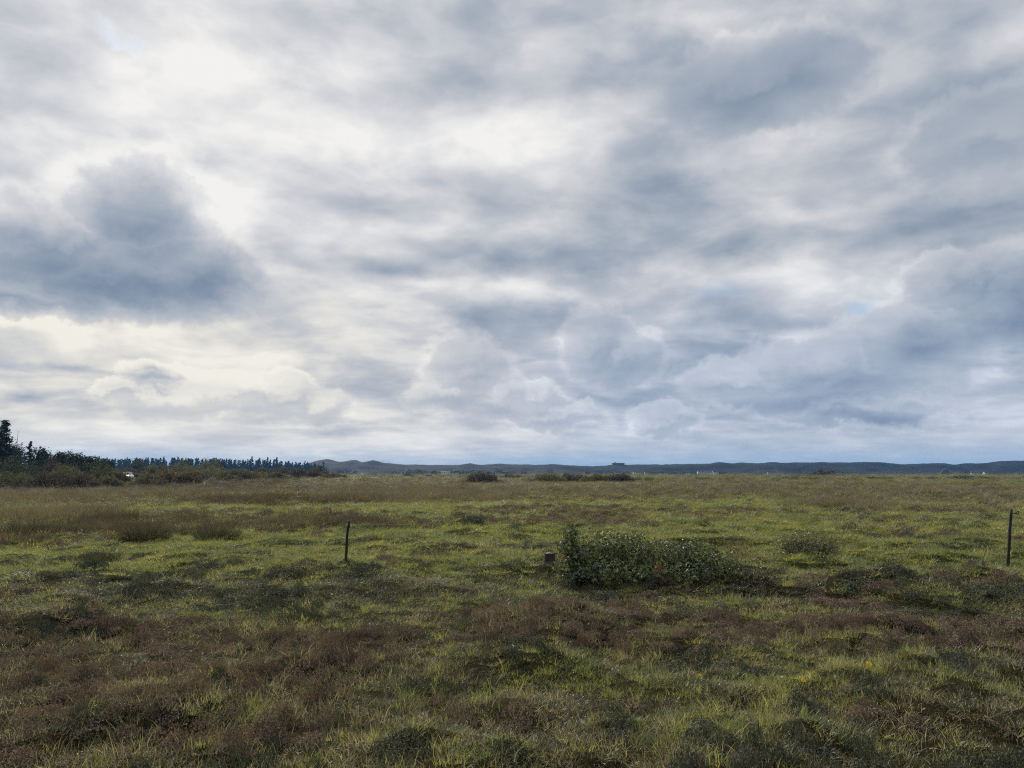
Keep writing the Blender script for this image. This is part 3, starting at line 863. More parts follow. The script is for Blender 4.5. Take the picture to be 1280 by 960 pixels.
# ---------------------------------------------------------------- old stump on its tussock
x, y, z = foot(686, 716)
tz = at(686, 692, y).z
st = empty('tree_stump', (x, y, z)); tag(st, 'short grey weathered stump with a flat cut top left of the bush', 'tree stump')
m = MB(); hh = tz - z
pts = []; rad = []
for k in range(7):
    u = k / 6; pts.append((.02 * u - .01, 0, -.1 + (hh + .1) * u)); rad.append(.205 - .113 * min(1, u * 1.25) ** .7 + .008 * sin(9 * u))
m.tube(pts, rad, 14, cap=False)
v = [Vector(p) for p in m.v]
q = np.random.default_rng(8); jag = q.uniform(.72, 1.2, 14)
m.v = [((p[0]) * jag[i % 14], p[1] * jag[i % 14], p[2]) for i, p in enumerate(m.v)]
m.build('trunk', M_wood, st, True)
m = MB(); n = 14
rim_ = [(.01 + cos(2 * pi * k / n) * .089 * jag[k], sin(2 * pi * k / n) * .089 * jag[k], hh + .002 + .006 * ((k * 5) % 3)) for k in range(n)]
m.add(rim_ + [(.01, 0, hh + .03)], [(k, (k + 1) % n, n) for k in range(n)])
m.build('cut_top', M_cut, st)


# ---------------------------------------------------------------- bushes near by
def lobes_leaves(lobes, n, length, width, seed, up=.5, shell=.35):
    """lobes: (cx, cy, cz, rx, ry, rz, weight) in the bush's own frame"""
    q = np.random.default_rng(seed)
    wts = np.array([l[6] for l in lobes]); wts = wts / wts.sum()
    cnt = q.multinomial(n, wts)
    C, Nn = [], []
    for (cx, cy, cz, rx, ry, rz, _), k in zip(lobes, cnt):
        d_ = q.normal(size=(k, 3)); d_ /= np.linalg.norm(d_, axis=1, keepdims=True)
        rr = (1 - np.abs(q.normal(0, shell, k))).clip(.05, 1.0)
        # ragged outline: radius varies with direction
        rag = .80 + .5 * fbm(d_[:, 0] * 3 + seed, d_[:, 2] * 3 + d_[:, 1] * 2, .9, 3, 5 + seed)
        spray = np.where(q.uniform(size=k) < .10, q.uniform(1.05, 1.4, k), 1.0)
        p = d_ * (rr * rag * spray)[:, None] * np.array([rx, ry, rz]) + np.array([cx, cy, cz])
        C.append(p); Nn.append(d_ + np.array([0, 0, up]) + q.normal(0, .6, (k, 3)))
    C, Nn = np.concatenate(C), np.concatenate(Nn)
    keep = C[:, 2] > .02
    return leaves(C[keep], Nn[keep], length, width, seed)


def stems_mesh(lobes, per, r, seed):
    q = np.random.default_rng(seed); m = MB()
    for (cx, cy, cz, rx, ry, rz, _) in lobes:
        for k in range(per):
            d_ = q.normal(size=3); d_[2] = abs(d_[2]); d_ /= np.linalg.norm(d_)
            e = Vector((cx + d_[0] * rx * .95, cy + d_[1] * ry * .95, max(.05, cz + d_[2] * rz * .98)))
            b = Vector((cx * .75 + q.normal(0, .06), cy * .75 + q.normal(0, .06), -.05))
            mid = b.lerp(e, .5) + Vector(q.normal(0, .04, 3))
            mid.z = max(mid.z, .03)
            m.tube([b, b.lerp(mid, .5) + Vector((0, 0, .02)), mid, mid.lerp(e, .55), e], [r, r * .85, r * .65, r * .45, r * .2], 5, False)
    return m


def bush(name, label, cat, px, py, lob_px, n, length, width, mat, seed, per=10, r=.010, up=.5, shell=.35, group=None):
    x, y, z = foot(px, py)
    t = empty(name, (x, y, z)); tag(t, label, cat, group)
    L = []
    for (ax, ay, rx, ry, dy, w) in lob_px:
        p = at(ax, ay, y + dy); s_ = (y + dy) / FPX
        L.append((p.x - x, dy, p.z - z, rx * s_, rx * s_ * .8 + .1, ry * s_, w))
    V, T, v = lobes_leaves(L, n, length, width, seed, up, shell)
    me = tri_mesh('foliage', [(V, None, T, np.clip(V[:, 2], 0, 1), v)], mat)
    link('foliage', me, t)
    sm = stems_mesh(L, per, r, seed + 1)
    ob = sm.build('stems', M_bark, t, True)
    return t, L


bush('willow_bush', 'large glossy leafy bush with a taller left shoot right of the stump', 'bush', 765, 729,
     [(713, 668, 9, 11, .0, .45), (708, 682, 14, 11, -.05, .6), (722, 694, 16, 17, -.05, 1.0), (742, 690, 22, 22, .15, 1.6), (768, 684, 20, 20, .25, 1.2), (790, 690, 24, 22, .2, 1.5), (816, 695, 22, 20, .1, 1.3),
      (755, 712, 34, 17, -.25, 1.6), (800, 715, 36, 15, -.25, 1.5), (732, 716, 16, 11, -.2, .5), (706, 708, 15, 11, -.15, .6), (714, 720, 18, 8, -.2, .5)],
     4600, .068, .037, M_willow, 301, 9)
bush('willow_bush', 'lower rounded leafy bush touching the right side of the large glossy bush', 'bush', 868, 729,
     [(846, 694, 22, 19, .1, 1.4), (872, 693, 24, 20, .0, 1.5), (862, 712, 36, 14, -.2, 1.2), (902, 704, 20, 16, -.1, .9)],
     2600, .056, .036, M_willow, 311, 9)
bush('sparse_bush', 'thin twiggy bush with small pale leaves at the right end of the leafy bushes', 'bush', 945, 736,
     [(930, 712, 20, 18, .0, 1), (952, 716, 20, 18, -.1, 1), (968, 722, 14, 12, -.2, .5), (935, 728, 24, 9, -.2, .5)],
     420, .036, .018, M_willow_dull, 321, 16, .006, .3, .5)
bush('twiggy_bush', 'loose grey twiggy bush standing alone in the sunny grass left of the right stake', 'bush', 1008, 700,
     [(985, 680, 19, 15, .1, 1), (1008, 677, 22, 18, .0, 1.4), (1032, 681, 20, 15, .0, 1.1), (1010, 690, 38, 9, -.1, .9)],
     2400, .044, .022, M_willow_dull, 331, 30, .006, .3, .5)
bush('small_bush', 'small dark green bush alone in the mid field above the stump', 'bush', 592, 660,
     [(585, 651, 9, 7, .1, 1), (598, 651, 9, 8, .0, 1), (590, 655, 13, 4, -.1, .6)],
     700, .07, .04, M_scrub_dark, 341, 6, .008)
bush('dark_mound_bush', 'low dark rounded bush on a hummock near the right stake', 'bush', 1082, 746,
     [(1065, 736, 22, 13, .0, 1), (1088, 733, 26, 15, .1, 1.3), (1110, 738, 16, 10, .0, .7)],
     2200, .030, .015, M_scrub_dark, 351, 6, .006)
bush('dark_mound_bush', 'long low dark bush on the bank below the right stake', 'bush', 1215, 756,
     [(1165, 749, 26, 8, .0, 1), (1205, 745, 28, 11, .1, 1.2), (1250, 741, 28, 14, .15, 1.3), (1280, 741, 18, 13, .1, .8)],
     2800, .030, .015, M_scrub_dark, 361, 5, .006)

# rust-coloured withered plant at the foot of the bush
x, y, z = foot(823, 735)
t = empty('withered_plant', (x, y - .12, z)); tag(t, 'small rust orange withered plant at the front foot of the bush', 'withered plant')
V, T, v = lobes_leaves([(0, 0, .20, .10, .08, .13, 1), (.04, 0, .10, .07, .06, .08, .5)], 150, .05, .026, 371, .2, .5)
link('leaf_cluster', tri_mesh('leaf_cluster', [(V, None, T, V[:, 2] * 0, v)], M_rust), t)
m = MB()
for k in range(5):
    a_ = k * 1.3; m.tube([(0, 0, -.03), (.03 * cos(a_), .03 * sin(a_), .12), (.07 * cos(a_), .06 * sin(a_), .26)], [.005, .004, .002], 5)
m.build('stems', M_bark, t)
x, y, z = foot(776, 730)
t = empty('withered_plant', (x, y - .15, z)); tag(t, 'tiny yellow brown withered sprig under the left part of the bush', 'withered plant')
V, T, v = lobes_leaves([(0, 0, .13, .06, .06, .10, 1)], 60, .045, .022, 373, .2, .5)
link('leaf_cluster', tri_mesh('leaf_cluster', [(V, None, T, V[:, 2] * 0, v)], M_rust), t)
m = MB(); m.tube([(0, 0, -.03), (.01, 0, .08), (.02, .01, .2)], [.005, .004, .002], 5); m.build('stems', M_bark, t)

# rush tufts, each by itself
def rush(px, py, w, h_px, label, seed, n=260):
    x, y, z = foot(px, py)
    s_ = y / FPX
    b1 = blades(int(n * 1.7), w * s_ * .5, h_px * s_ * .7, h_px * s_ * 1.6, .010, .014, .18, .4, seed, .5)
    b2 = blades(n // 2, w * s_ * .5, h_px * s_ * .2, h_px * s_ * .5, .010, .018, .45, .7, seed + 1, .6)
    o = link('rush_tuft', tri_mesh('rush_tuft', [b1, b2], M_rush), None, (x, y, z - .03))
    tag(o, label, 'rush tuft', 'rush tufts on the left of the field')
rush(124, 704, 44, 20, 'dark rush tuft in the sunny grass, nearest one on the left', 381)
rush(182, 676, 56, 24, 'wide rush tuft at the edge of the rusty bank, left of its neighbour', 383, 420)
rush(270, 674, 48, 22, 'rush tuft at the right end of the rusty bank on the left', 385, 380)
rush(410, 660, 40, 14, 'olive tuft of rushes just left of the leaning stake in the distance', 387, 200)
rush(30, 672, 50, 22, 'reddish tuft of rushes at the left edge of the picture', 389, 300)

def collar(px, py, w, h_px, label, mat, seed, n=160):
    x, y, z = foot(px, py); s_ = y / FPX
    b1 = blades(n, w * s_ * .5, h_px * s_ * .4, h_px * s_ * 1.1, .005, .010, .5, .9, seed, .4)
    o = link('grass_tuft', tri_mesh('grass_tuft', [b1], mat), None, (x, y, z - .03)); tag(o, label, 'grass tuft')
collar(684, 724, 46, 20, 'tuft of dry grass wrapped round the foot of the grey stump', M_dull, 391, 420)
collar(648, 724, 34, 9, 'matted reddish dead grass left of the grey stump', M_heath, 393, 160)
collar(712, 732, 50, 13, 'pale grass growing up between the stump and the leafy bush', M_green, 395, 200)

# hummocks of heather that stand out in the foreground
def tussock(px, py, w, h_px, label, mat, seed):
    x, y, z = foot(px, py)
    s_ = y / FPX
    me = shrublet(seed, w * s_ * .5, h_px * s_, int(900 * max(1, w / 60)), .018, mat, 'heather_tussock', 120)
    o = link('heather_tussock', me, None, (x, y, z - .04)); tag(o, label, 'heather tussock', 'heather tussocks in the foreground')
tussock(510, 952, 84, 22, 'black green heather tussock at the bottom edge left of centre', M_dark, 401)
tussock(265, 855, 64, 18, 'dark green tussock in the brown turf left of the reddish hummock', M_dark, 402)
tussock(372, 846, 76, 20, 'reddish brown heather hummock left of centre in the foreground', M_heath, 403)
tussock(1002, 900, 70, 18, 'dark tussock low on the right below the yellow flowers', M_dark, 404)
tussock(1183, 855, 54, 18, 'dark green tussock right of the tallest yellow flower', M_dark, 405)
tussock(1095, 812, 44, 26, 'brown knobbly heather hummock just above the tallest yellow flower', M_heath, 406)
tussock(100, 876, 70, 16, 'dark tussock among rusty heather on the far left foreground', M_dark, 407)
tussock(862, 822, 110, 12, 'long dark heather ledge in the brown belt below the bush', M_dark, 408)
tussock(60, 796, 90, 14, 'dark heather hummock at the left edge of the brown turf', M_dark, 409)

# thin dead stalk on the left
x, y, z = foot(60, 690)
m = MB(); s_ = y / FPX
m.tube([(0, 0, -.05), (0, 0, 6 * s_), (-.02, 0, 10 * s_), (-.06, 0, 12 * s_), (-.10, 0, 12 * s_)], [.016, .014, .012, .008, .004], 6)
tag(m.build('dead_stalk', M_bark, None, True, loc=(x, y, z)), 'thin bent dead stalk sticking out of the grass on the far left', 'dead stalk')


# ---------------------------------------------------------------- yellow flowers
FT = Matrix.Rotation(R(48), 4, 'X')


def flower(px, py, px_foot, py_foot, size, label, mat, cat='flower'):
    x, y, z = foot(px_foot, py_foot)
    top = at(px, py, y)
    t = empty('yellow_flower' if mat is M_petal else 'seed_head', (x, y, z)); tag(t, label, cat, 'small flowers in the right foreground')
    e = Vector((top.x - x, 0, top.z - z))
    m = MB(); m.tube([(0, 0, -.03), e * .5 + Vector((.006, 0, 0)), e], [.0022, .002, .0018], 6); m.build('stem', M_stem, t, True)
    m = MB(); q = random.Random(px)
    if mat is M_petal:
        for ring, (k, r_, up) in enumerate(((13, 1.0, .12), (11, .72, .38), (8, .42, .7))):
            for i in range(k):
                a_ = 2 * pi * i / k + ring * .3 + q.uniform(-.1, .1); r2 = size * .5 * r_ * q.uniform(.9, 1.1); w = size * .095
                c_, s_ = cos(a_), sin(a_)
                p0 = e + Vector((c_ * size * .05, s_ * size * .05, .003)); p1 = e + Vector((c_ * r2 * .7, s_ * r2 * .7, size * .22 * up + .004)); p2 = e + Vector((c_ * r2, s_ * r2, size * .30 * up + .003))
                n_ = Vector((-s_, c_, 0)) * w
                m.add([p0 - n_ * .5, p0 + n_ * .5, p1 + n_, p1 - n_, p2 + n_ * .6, p2 - n_ * .6], [(0, 1, 2, 3), (3, 2, 4, 5)])
    else:
        for i in range(60):
            d_ = Vector((q.gauss(0, 1), q.gauss(0, 1), q.gauss(0, 1))).normalized(); u = d_.orthogonal().normalized()
            p0 = e + d_ * size * .1; p1 = e + d_ * size * .5
            m.add([p0, p1 + u * size * .07, p1 - u * size * .07], [(0, 1, 2)])
    m.v = [tuple(e + FT @ (Vector(p_) - e)) for p_ in m.v]
    m.build('flower_head', mat, t)
    t.scale = (1, 1, 1)
flower(1086, 831, 1088, 846, .060, 'tallest yellow flower on a bare stem in the right foreground', M_petal)
flower(874, 845, 875, 853, .046, 'pale yellow flower at the left end of the green foreground patch', M_petal)
flower(891, 861, 892, 868, .034, 'smallest yellow flower, just below and right of the pale yellow one', M_petal)
flower(1004, 851, 1005, 859, .042, 'yellow flower halfway between the tallest one and the pale yellow one', M_petal)
flower(977, 847, 977, 855, .030, 'white seed head beside the middle yellow flower', M_petalw, 'seed head')
flower(1072, 844, 1073, 852, .030, 'white seed head under the tallest yellow flower', M_petalw, 'seed head')
flower(1044, 846, 1044, 853, .026, 'pale seed head in the fresh grass left of the tallest flower', M_petalw, 'seed head')


# ---------------------------------------------------------------- distant dunes
SKYLINE = [(-400, 583), (-150, 582), (0, 582), (120, 582), (300, 583), (385, 581), (400, 576), (412, 574), (425, 577.5), (433, 577), (447, 574.8), (457, 578), (470, 575.2),
           (482, 579), (500, 581), (530, 580.5), (550, 581), (575, 581), (587, 578.6), (600, 581), (620, 580), (640, 580.3), (665, 581.2), (690, 580.5),
           (720, 582), (740, 582.8), (765, 581), (785, 581.8), (820, 580.2), (860, 580), (888, 579.2), (897, 577.3), (908, 579.2), (940, 578.6), (985, 578), (1010, 577.4), (1050, 577.8),
           (1090, 578), (1112, 580), (1145, 579.6), (1163, 578.8), (1177, 582), (1190, 579.6), (1225, 578.8), (1242, 577), (1280, 575.6), (1400, 577), (1600, 576), (1900, 580)]
RIDGE_Y = 1320.0
sx_ = np.array([at(px, 480, RIDGE_Y).x for px, _ in SKYLINE]); sz_ = np.array([at(640, py, RIDGE_Y).z for _, py in SKYLINE])
Xg = np.linspace(-1150, 1750, 560); Yg = np.linspace(1110, 1560, 70)
GX, GY = np.meshgrid(Xg, Yg)
crest = np.interp(GX, sx_, sz_)
ry = RIDGE_Y + 45 * (fbm(GX, GX * 0 + 3, 160, 3, 51) - .5) * 2
u = (GY - ry)
prof = np.where(u < 0, np.exp(-(np.minimum(u, 0) / 105) ** 2 * 1.2), np.exp(-(np.maximum(u, 0) / 90) ** 2 * 1.2))
rel = fbm(GX, GY, 70, 4, 61)
dome = crest * prof * (1 - .30 * (1 - prof) * (rel * 2)) + (rel - .5) * 36 * (prof * (1 - prof) * 4) * .6 + (fbm(GX, GY, 16, 3, 65) - .5) * 2.2 * (1 - prof ** 4)
dome += (fbm(GX, GY, 26, 3, 67) - .5) * 4.2 * prof ** 3
dome = np.minimum(dome, (crest + 1.2) * 1.0 * np.maximum(prof, .0) + 5 * (1 - prof)) * sstep(GY, 1112, 1190) - 1.0 * (1 - sstep(GY, 1112, 1150))
idx = np.arange(GX.size).reshape(GX.shape)
f = np.stack([idx[:-1, :-1], idx[:-1, 1:], idx[1:, 1:], idx[1:, :-1]], -1).reshape(-1, 4)
hm = bpy.data.materials.new('dune heath'); hm.use_nodes = True
g = G(hm.node_tree); bs = hm.node_tree.nodes['Principled BSDF']
pos = g.o(g.n('ShaderNodeNewGeometry'), 0)
n1 = g.noise(g.vm('MULTIPLY', pos, (.018, .018, .06)), 1.0, 6, .62); n2 = g.noise(g.vm('MULTIPLY', pos, (.06, .06, .12)), 1.0, 5, .65)
c = g.ramp(n1 * .6 + n2 * .4, [(.38, c4(.003, .005, .005)), (.46, c4(.006, .009, .008)), (.55, c4(.010, .012, .010)), (.68, c4(.024, .024, .020))])
g.put(bs.inputs['Base Color'], c); bs.inputs['Roughness'].default_value = .95; bs.inputs['Specular IOR Level'].default_value = .1
hills = tag(link('hills', mesh_of('hills', np.stack([GX, GY, dome], -1).reshape(-1, 3), f, hm, True)), 'long line of low heath covered dunes along the horizon', 'dunes', kind='structure')


def hill_z(x, y):
    i = np.clip(np.searchsorted(Xg, x) - 1, 0, len(Xg) - 2); j = np.clip(np.searchsorted(Yg, y) - 1, 0, len(Yg) - 2)
    return float(dome[j, i])


def terrain(x, y):
    return max(hz(x, y), hill_z(x, y)) if y > 1115 else hz(x, y)


# ---------------------------------------------------------------- trees and scrub
def conifer(seed, h, r, n, leaf, mat, name, ragged=.5, start=.12, power=.8, sweep=0.0):
    q = np.random.default_rng(seed)
    nb = max(10, int(n / 26)); C, Nn = [], []
    for b in range(nb):
        u = start + (1 - start) * (b + q.uniform()) / nb
        L = r * (1 - u) ** power * q.uniform(1 - ragged, 1 + ragged * .5) + .08 * r
        a_ = q.uniform(0, 2 * pi); k = max(6, int(26 * (L / r + .3)))
        s = q.uniform(.05, 1.0, k) ** .7
        droop = q.uniform(-.18, .25) * L
        p = np.stack([np.cos(a_) * L * s, np.sin(a_) * L * s, u * h + droop * s ** 2 * 1.2], -1) + q.normal(0, .06 * r + .12 * L * .5, (k, 3)) * np.array([1, 1, .5])
        C.append(p); Nn.append(np.tile([np.cos(a_) * .4, np.sin(a_) * .4, .8], (k, 1)) + q.normal(0, .5, (k, 3)))
    tip = np.stack([q.normal(0, .02 * r, 14), q.normal(0, .02 * r, 14), np.linspace(.9, 1.0, 14) * h], -1)
    C.append(tip); Nn.append(q.normal(0, 1, (14, 3)))
    C, Nn = np.concatenate(C), np.concatenate(Nn)
    V, T, v = leaves(C, Nn, leaf, leaf * .5, seed)
    return tri_mesh(name, [(V, None, T, np.clip(V[:, 2] / h, 0, 1), v)], mat)


def trunk_mesh(h, r, seed, limbs=5, spread=1.0):
    q = np.random.default_rng(seed); m = MB()
    m.tube([(0, 0, -.4), (.02 * h, 0, .3 * h), (0, .02 * h, .65 * h), (0, 0, h * .96)], [r, r * .8, r * .5, r * .12], 7)
    for k in range(limbs):
        u = q.uniform(.2, .75); a_ = q.uniform(0, 2 * pi); L = spread * (1 - u) * q.uniform(.6, 1)
        m.tube([(0, 0, u * h), (cos(a_) * L * .5, sin(a_) * L * .5, u * h + .1 * L), (cos(a_) * L, sin(a_) * L, u * h + .3 * L)], [r * .4, r * .25, r * .08], 5, False)
    return m


def tree(name, label, cat, px, ytop, Y, width_px, mat, seed, kind='pine', n=1500, leaf=.34, group=None):
    x = at(px, 590, Y).x; z = hz(x, Y); h = at(px, ytop, Y).z - z
    r = width_px * Y / FPX * .5; leaf = max(leaf, Y * .0024)
    t = empty(name, (x, Y, z)); tag(t, label, cat, group)
    if kind == 'pine':
        me = conifer(seed, h, r, n, leaf, mat, 'crown', .55, .10, .65)
        link('crown', me, t)
    else:
        q = np.random.default_rng(seed); L = []
        for k in range(7):
            L.append((q.uniform(-.62, .62) * r, q.uniform(-.5, .5) * r, h * q.uniform(.38, .68), r * q.uniform(.34, .6), r * q.uniform(.34, .6), h * q.uniform(.24, .36), q.uniform(.5, 1.2)))
        L.append((0, 0, h * .3, r * .9, r * .8, h * .32, 1.6))
        V, T, v = lobes_leaves(L, n, leaf, leaf * .55, seed, .4, .3)
        link('crown', tri_mesh('crown', [(V, None, T, np.clip(V[:, 2] / h, 0, 1), v)], mat), t)
    tm = trunk_mesh(h * (.95 if kind == 'pine' else .6), max(.06, h * .018), seed + 3, 5, r)
    tm.build('trunk', M_bark, t, True)
    return t


def shrub(label, px, ytop, Y, width_px, mat, seed, n=900, leaf=.26, group=None, lob=7):
    """a far shrub: many-lobed, ragged, reaching down to the ground"""
    x = at(px, 590, Y).x; z = terrain(x, Y); h = (at(px, ytop, Y).z - z) * 1.08
    leaf = max(leaf, Y * .0024); n = int(n * 2.2)
    r = width_px * Y / FPX * .5
    q = np.random.default_rng(seed); L = []
    for k in range(lob):
        ux = -1 + 2 * (k + .5) / lob + q.uniform(-.1, .1); hk = h * np.sqrt(max(.12, 1 - ux * ux)) * q.uniform(.75, 1.05)
        L.append((ux * r, q.uniform(-.3, .3) * r, hk * .52, r / lob * q.uniform(1.3, 1.9), r * .45, hk * .50, hk))
    V, T, v = lobes_leaves(L, n, leaf, leaf * .5, seed, .4, .35)
    o = link('shrub', tri_mesh('shrub', [(V, None, T, np.clip(V[:, 2] / max(h, .1), 0, 1), v)], mat), None, (x, Y, z))
    tag(o, label, 'shrub', group)
    return o


# the pines and scrub on the sand ridge at the left edge
PG = 'wind bent pines on the sand ridge at the left edge'
tree('pine_tree', 'tallest dark pine standing at the left edge of the picture', 'pine tree', 1, 526, 150, 34, M_pine, 501, 'pine', 4200, .55, PG)
tree('pine_tree', 'second dark pine, filling the left edge behind the tallest pine', 'pine tree', -14, 532, 158, 50, M_pine, 502, 'pine', 3600, .55, PG)
tree('pine_tree', 'dark pine just right of the tallest pine, under the thin mast', 'pine tree', 20, 552, 152, 32, M_pine, 503, 'bush', 2400, .50, PG)
tree('pine_tree', 'small reddish topped pine just right of the thin mast', 'pine tree', 35, 552, 165, 17, M_pine, 504, 'pine', 1500, .46, PG)
for i, (px, yt, w) in enumerate([(49, 556.5, 15), (63, 560, 17), (77, 562.5, 16), (90, 565, 17), (103, 567.5, 18), (116, 570.5, 17), (129, 574, 15)]):
    lab = ['first low pine on the ridge right of the thin mast', 'second low pine along the ridge right of the mast', 'third low pine along the ridge right of the mast',
           'middle low pine of the ridge line', 'broad low pine where the ridge starts to drop', 'second last low pine at the right end of the ridge', 'last low pine at the right end of the ridge'][i]
    tree('pine_tree', lab, 'pine tree', px, yt, 172 + 3 * (i % 3), w * 1.7, M_pine, 510 + i, 'bush', 2600, .52, PG)
SG = 'scrub in front of the pine ridge'
for i, (px, yt, Y, w, m_, lab) in enumerate([
    (22, 573, 138, 66, M_scrub_dark, 'dark scrub below the tallest pine'),
    (70, 574, 142, 60, M_scrub_brown, 'brown scrub below the low pines of the ridge'),
    (112, 577, 146, 50, M_scrub_dark, 'dark green scrub under the right end of the ridge'),
    (84, 583, 112, 60, M_scrub_olive, 'olive scrub halfway down the ridge slope'),
    (132, 583, 125, 40, M_scrub_olive, 'olive scrub at the right foot of the pine ridge'),
    (18, 589, 84, 60, M_scrub_olive, 'olive brown thicket nearest to the left edge'),
    (62, 590, 82, 56, M_scrub_brown, 'purple brown thicket right of the one at the left edge'),
    (104, 591, 86, 50, M_scrub_brown, 'purple brown thicket third from the left edge'),
    (136, 594, 90, 34, M_scrub_olive, 'small olive thicket at the right end of the front scrub'),
    (148, 588, 112, 26, M_scrub_rust, 'rusty orange bush left of the white car'),
    (185, 592, 110, 40, M_scrub_olive, 'olive bush in front and right of the white car'),
    (208, 588, 122, 40, M_scrub_rust, 'rusty bush right of the white car'),
    (236, 590, 120, 34, M_scrub_rust, 'second rusty bush further right of the white car'),
    (190, 597, 100, 50, M_scrub_brown, 'low brown thicket in front of the rusty bushes')]):
    shrub(lab, px, yt, Y, w, m_, 530 + i, 1300, .22, SG)
tree('round_tree', 'dark round tree standing above the white car', 'tree', 172, 571.5, 300, 26, M_scrub_dark, 560, 'bush', 900, .6)
MG = 'scrub before the distant spruce wood'
for i, (px, yt, Y, w, m_, lab) in enumerate([
    (215, 577, 250, 62, M_scrub_olive, 'wide olive dome of scrub before the spruce wood'),
    (228, 573.5, 280, 24, M_scrub_dark, 'dark bush top rising behind the olive dome'),
    (262, 577, 290, 40, M_scrub_olive, 'olive scrub right of the wide dome'),
    (272, 574.5, 310, 26, M_scrub_dark, 'dark bush before the spruces right of the olive dome'),
    (258, 586, 190, 60, M_scrub_olive, 'low olive scrub below the spruce wood'),
    (300, 586, 230, 60, M_scrub_olive, 'low grey green scrub at the middle of the wood edge'),
    (345, 583, 300, 50, M_scrub_brown, 'brown scrub near the right end of the spruce wood'),
    (330, 589, 200, 50, M_scrub_olive, 'low olive scrub left of the big dark thicket')]):
    shrub(lab, px, yt, Y, w, m_, 570 + i, 900, .42, MG)
FG = 'separate thickets out on the open field'
for i, (px, yt, Y, w, m_, n_, lf, lab) in enumerate([
    (386, 585.5, 215, 58, M_scrub_brown, 1800, .34, 'big dark domed thicket below the gap between wood and dunes'),
    (400, 583.5, 240, 10, M_scrub_dark, 300, .34, 'small dark bush top poking out of the big domed thicket'),
    (416, 591, 210, 36, M_scrub_rust, 700, .32, 'low rusty right shoulder of the big domed thicket'),
    (604, 590, 131, 46, M_scrub_brown, 1600, .22, 'rounded dark thicket in mid field left of the long row'),
    (592, 592, 133, 26, M_scrub_olive, 700, .22, 'olive left edge of the rounded mid field thicket'),
    (508, 593, 330, 22, M_scrub_dark, 400, .4, 'small dark bush alone before the left dunes'),
    (536, 594, 330, 10, M_scrub_dark, 250, .4, 'tiny dark bush right of the lone bush before the dunes'),
    (640, 593, 260, 30, M_scrub_dark, 500, .36, 'low dark scrub between the rounded thicket and the long row'),
    (684, 592, 150, 46, M_scrub_olive, 1100, .24, 'left end of the long row of bushes at mid distance'),
    (715, 591.5, 152, 44, M_scrub_brown, 1100, .24, 'second part of the long row of bushes'),
    (744, 592, 150, 40, M_scrub_olive, 1000, .24, 'third part of the long row of bushes'),
    (773, 592.5, 151, 38, M_scrub_brown, 1000, .24, 'dark right end of the long row of bushes'),
    (800, 596, 170, 50, M_scrub_olive, 700, .26, 'low olive tail trailing off the long row of bushes'),
    (880, 597, 200, 24, M_scrub_dark, 350, .28, 'small dark bush low in the field right of the long row'),
    (1029, 586.3, 420, 38, M_scrub_brown, 900, .9, 'dark flat topped grove standing alone before the right dunes'),
    (1230, 603.5, 100, 44, M_scrub_olive, 600, .2, 'grey green bush in the brown grass at the far right'),
    (1150, 604.5, 104, 44, M_tall, 500, .2, 'pale grey bush in the brown grass left of the far right one')]):
    shrub(lab, px, yt, Y, w, m_, 600 + i, n_, lf, FG)

# loose belt of scrub that climbs to the wood
BG = 'scrub bushes of the belt before the spruce wood'
q = np.random.default_rng(640)
for i in range(30):
    px = 150 + i * 7.6 + q.uniform(-4, 4); Y = q.uniform(150, 290)
    yt = np.interp(px, [150, 240, 330, 380], [582, 581, 584, 588]) + q.uniform(-1, 6) + (5 if Y < 200 else 0)
    o = shrub('small olive brown scrub bush in the loose belt between field and spruce wood', px, yt, Y, q.uniform(18, 34), (M_scrub_olive, M_scrub_brown, M_scrub_olive, M_scrub_rust, M_scrub_dark)[i % 5], 660 + i, 420, .3, BG, 4)

# hedge of single low bushes across the right
HG = 'low dark hedge bushes in a line across the far right'
hx = [968, 980, 994, 1008, 1022, 1036, 1052, 1088, 1100, 1112, 1164, 1174, 1186, 1200, 1212, 1226, 1240, 1256, 1270, 1284]
hb = None
for i, px in enumerate(hx):
    Y = 205.0 + (i * 37 % 11) - 5
    p = at(px, 590, Y); z = hz(p.x, Y)
    if hb is None:
        q = np.random.default_rng(650); L = [(k * .7 - 1.05, 0, .45, .7, .6, .42 + .1 * (k % 2), 1) for k in range(4)]
        V, T, v = lobes_leaves(L, 420, .28, .15, 650)
        hb = link('hedge_bush', tri_mesh('hedge_bush', [(V, None, T, V[:, 2], v)], M_scrub_dark)); o = hb
    else:
        o = hb.copy(); col.objects.link(o)
    o.location = (p.x, Y, z); s_ = .75 + .12 * (i * 5 % 6); o.scale = (s_ * 1.25, s_, s_ * (.8 if i < 10 else 1.05)); o.rotation_euler = (0, 0, i * 1.9)
    tag(o, 'low dark hedge bush in the broken line across the far right of the field', 'hedge bush', HG)

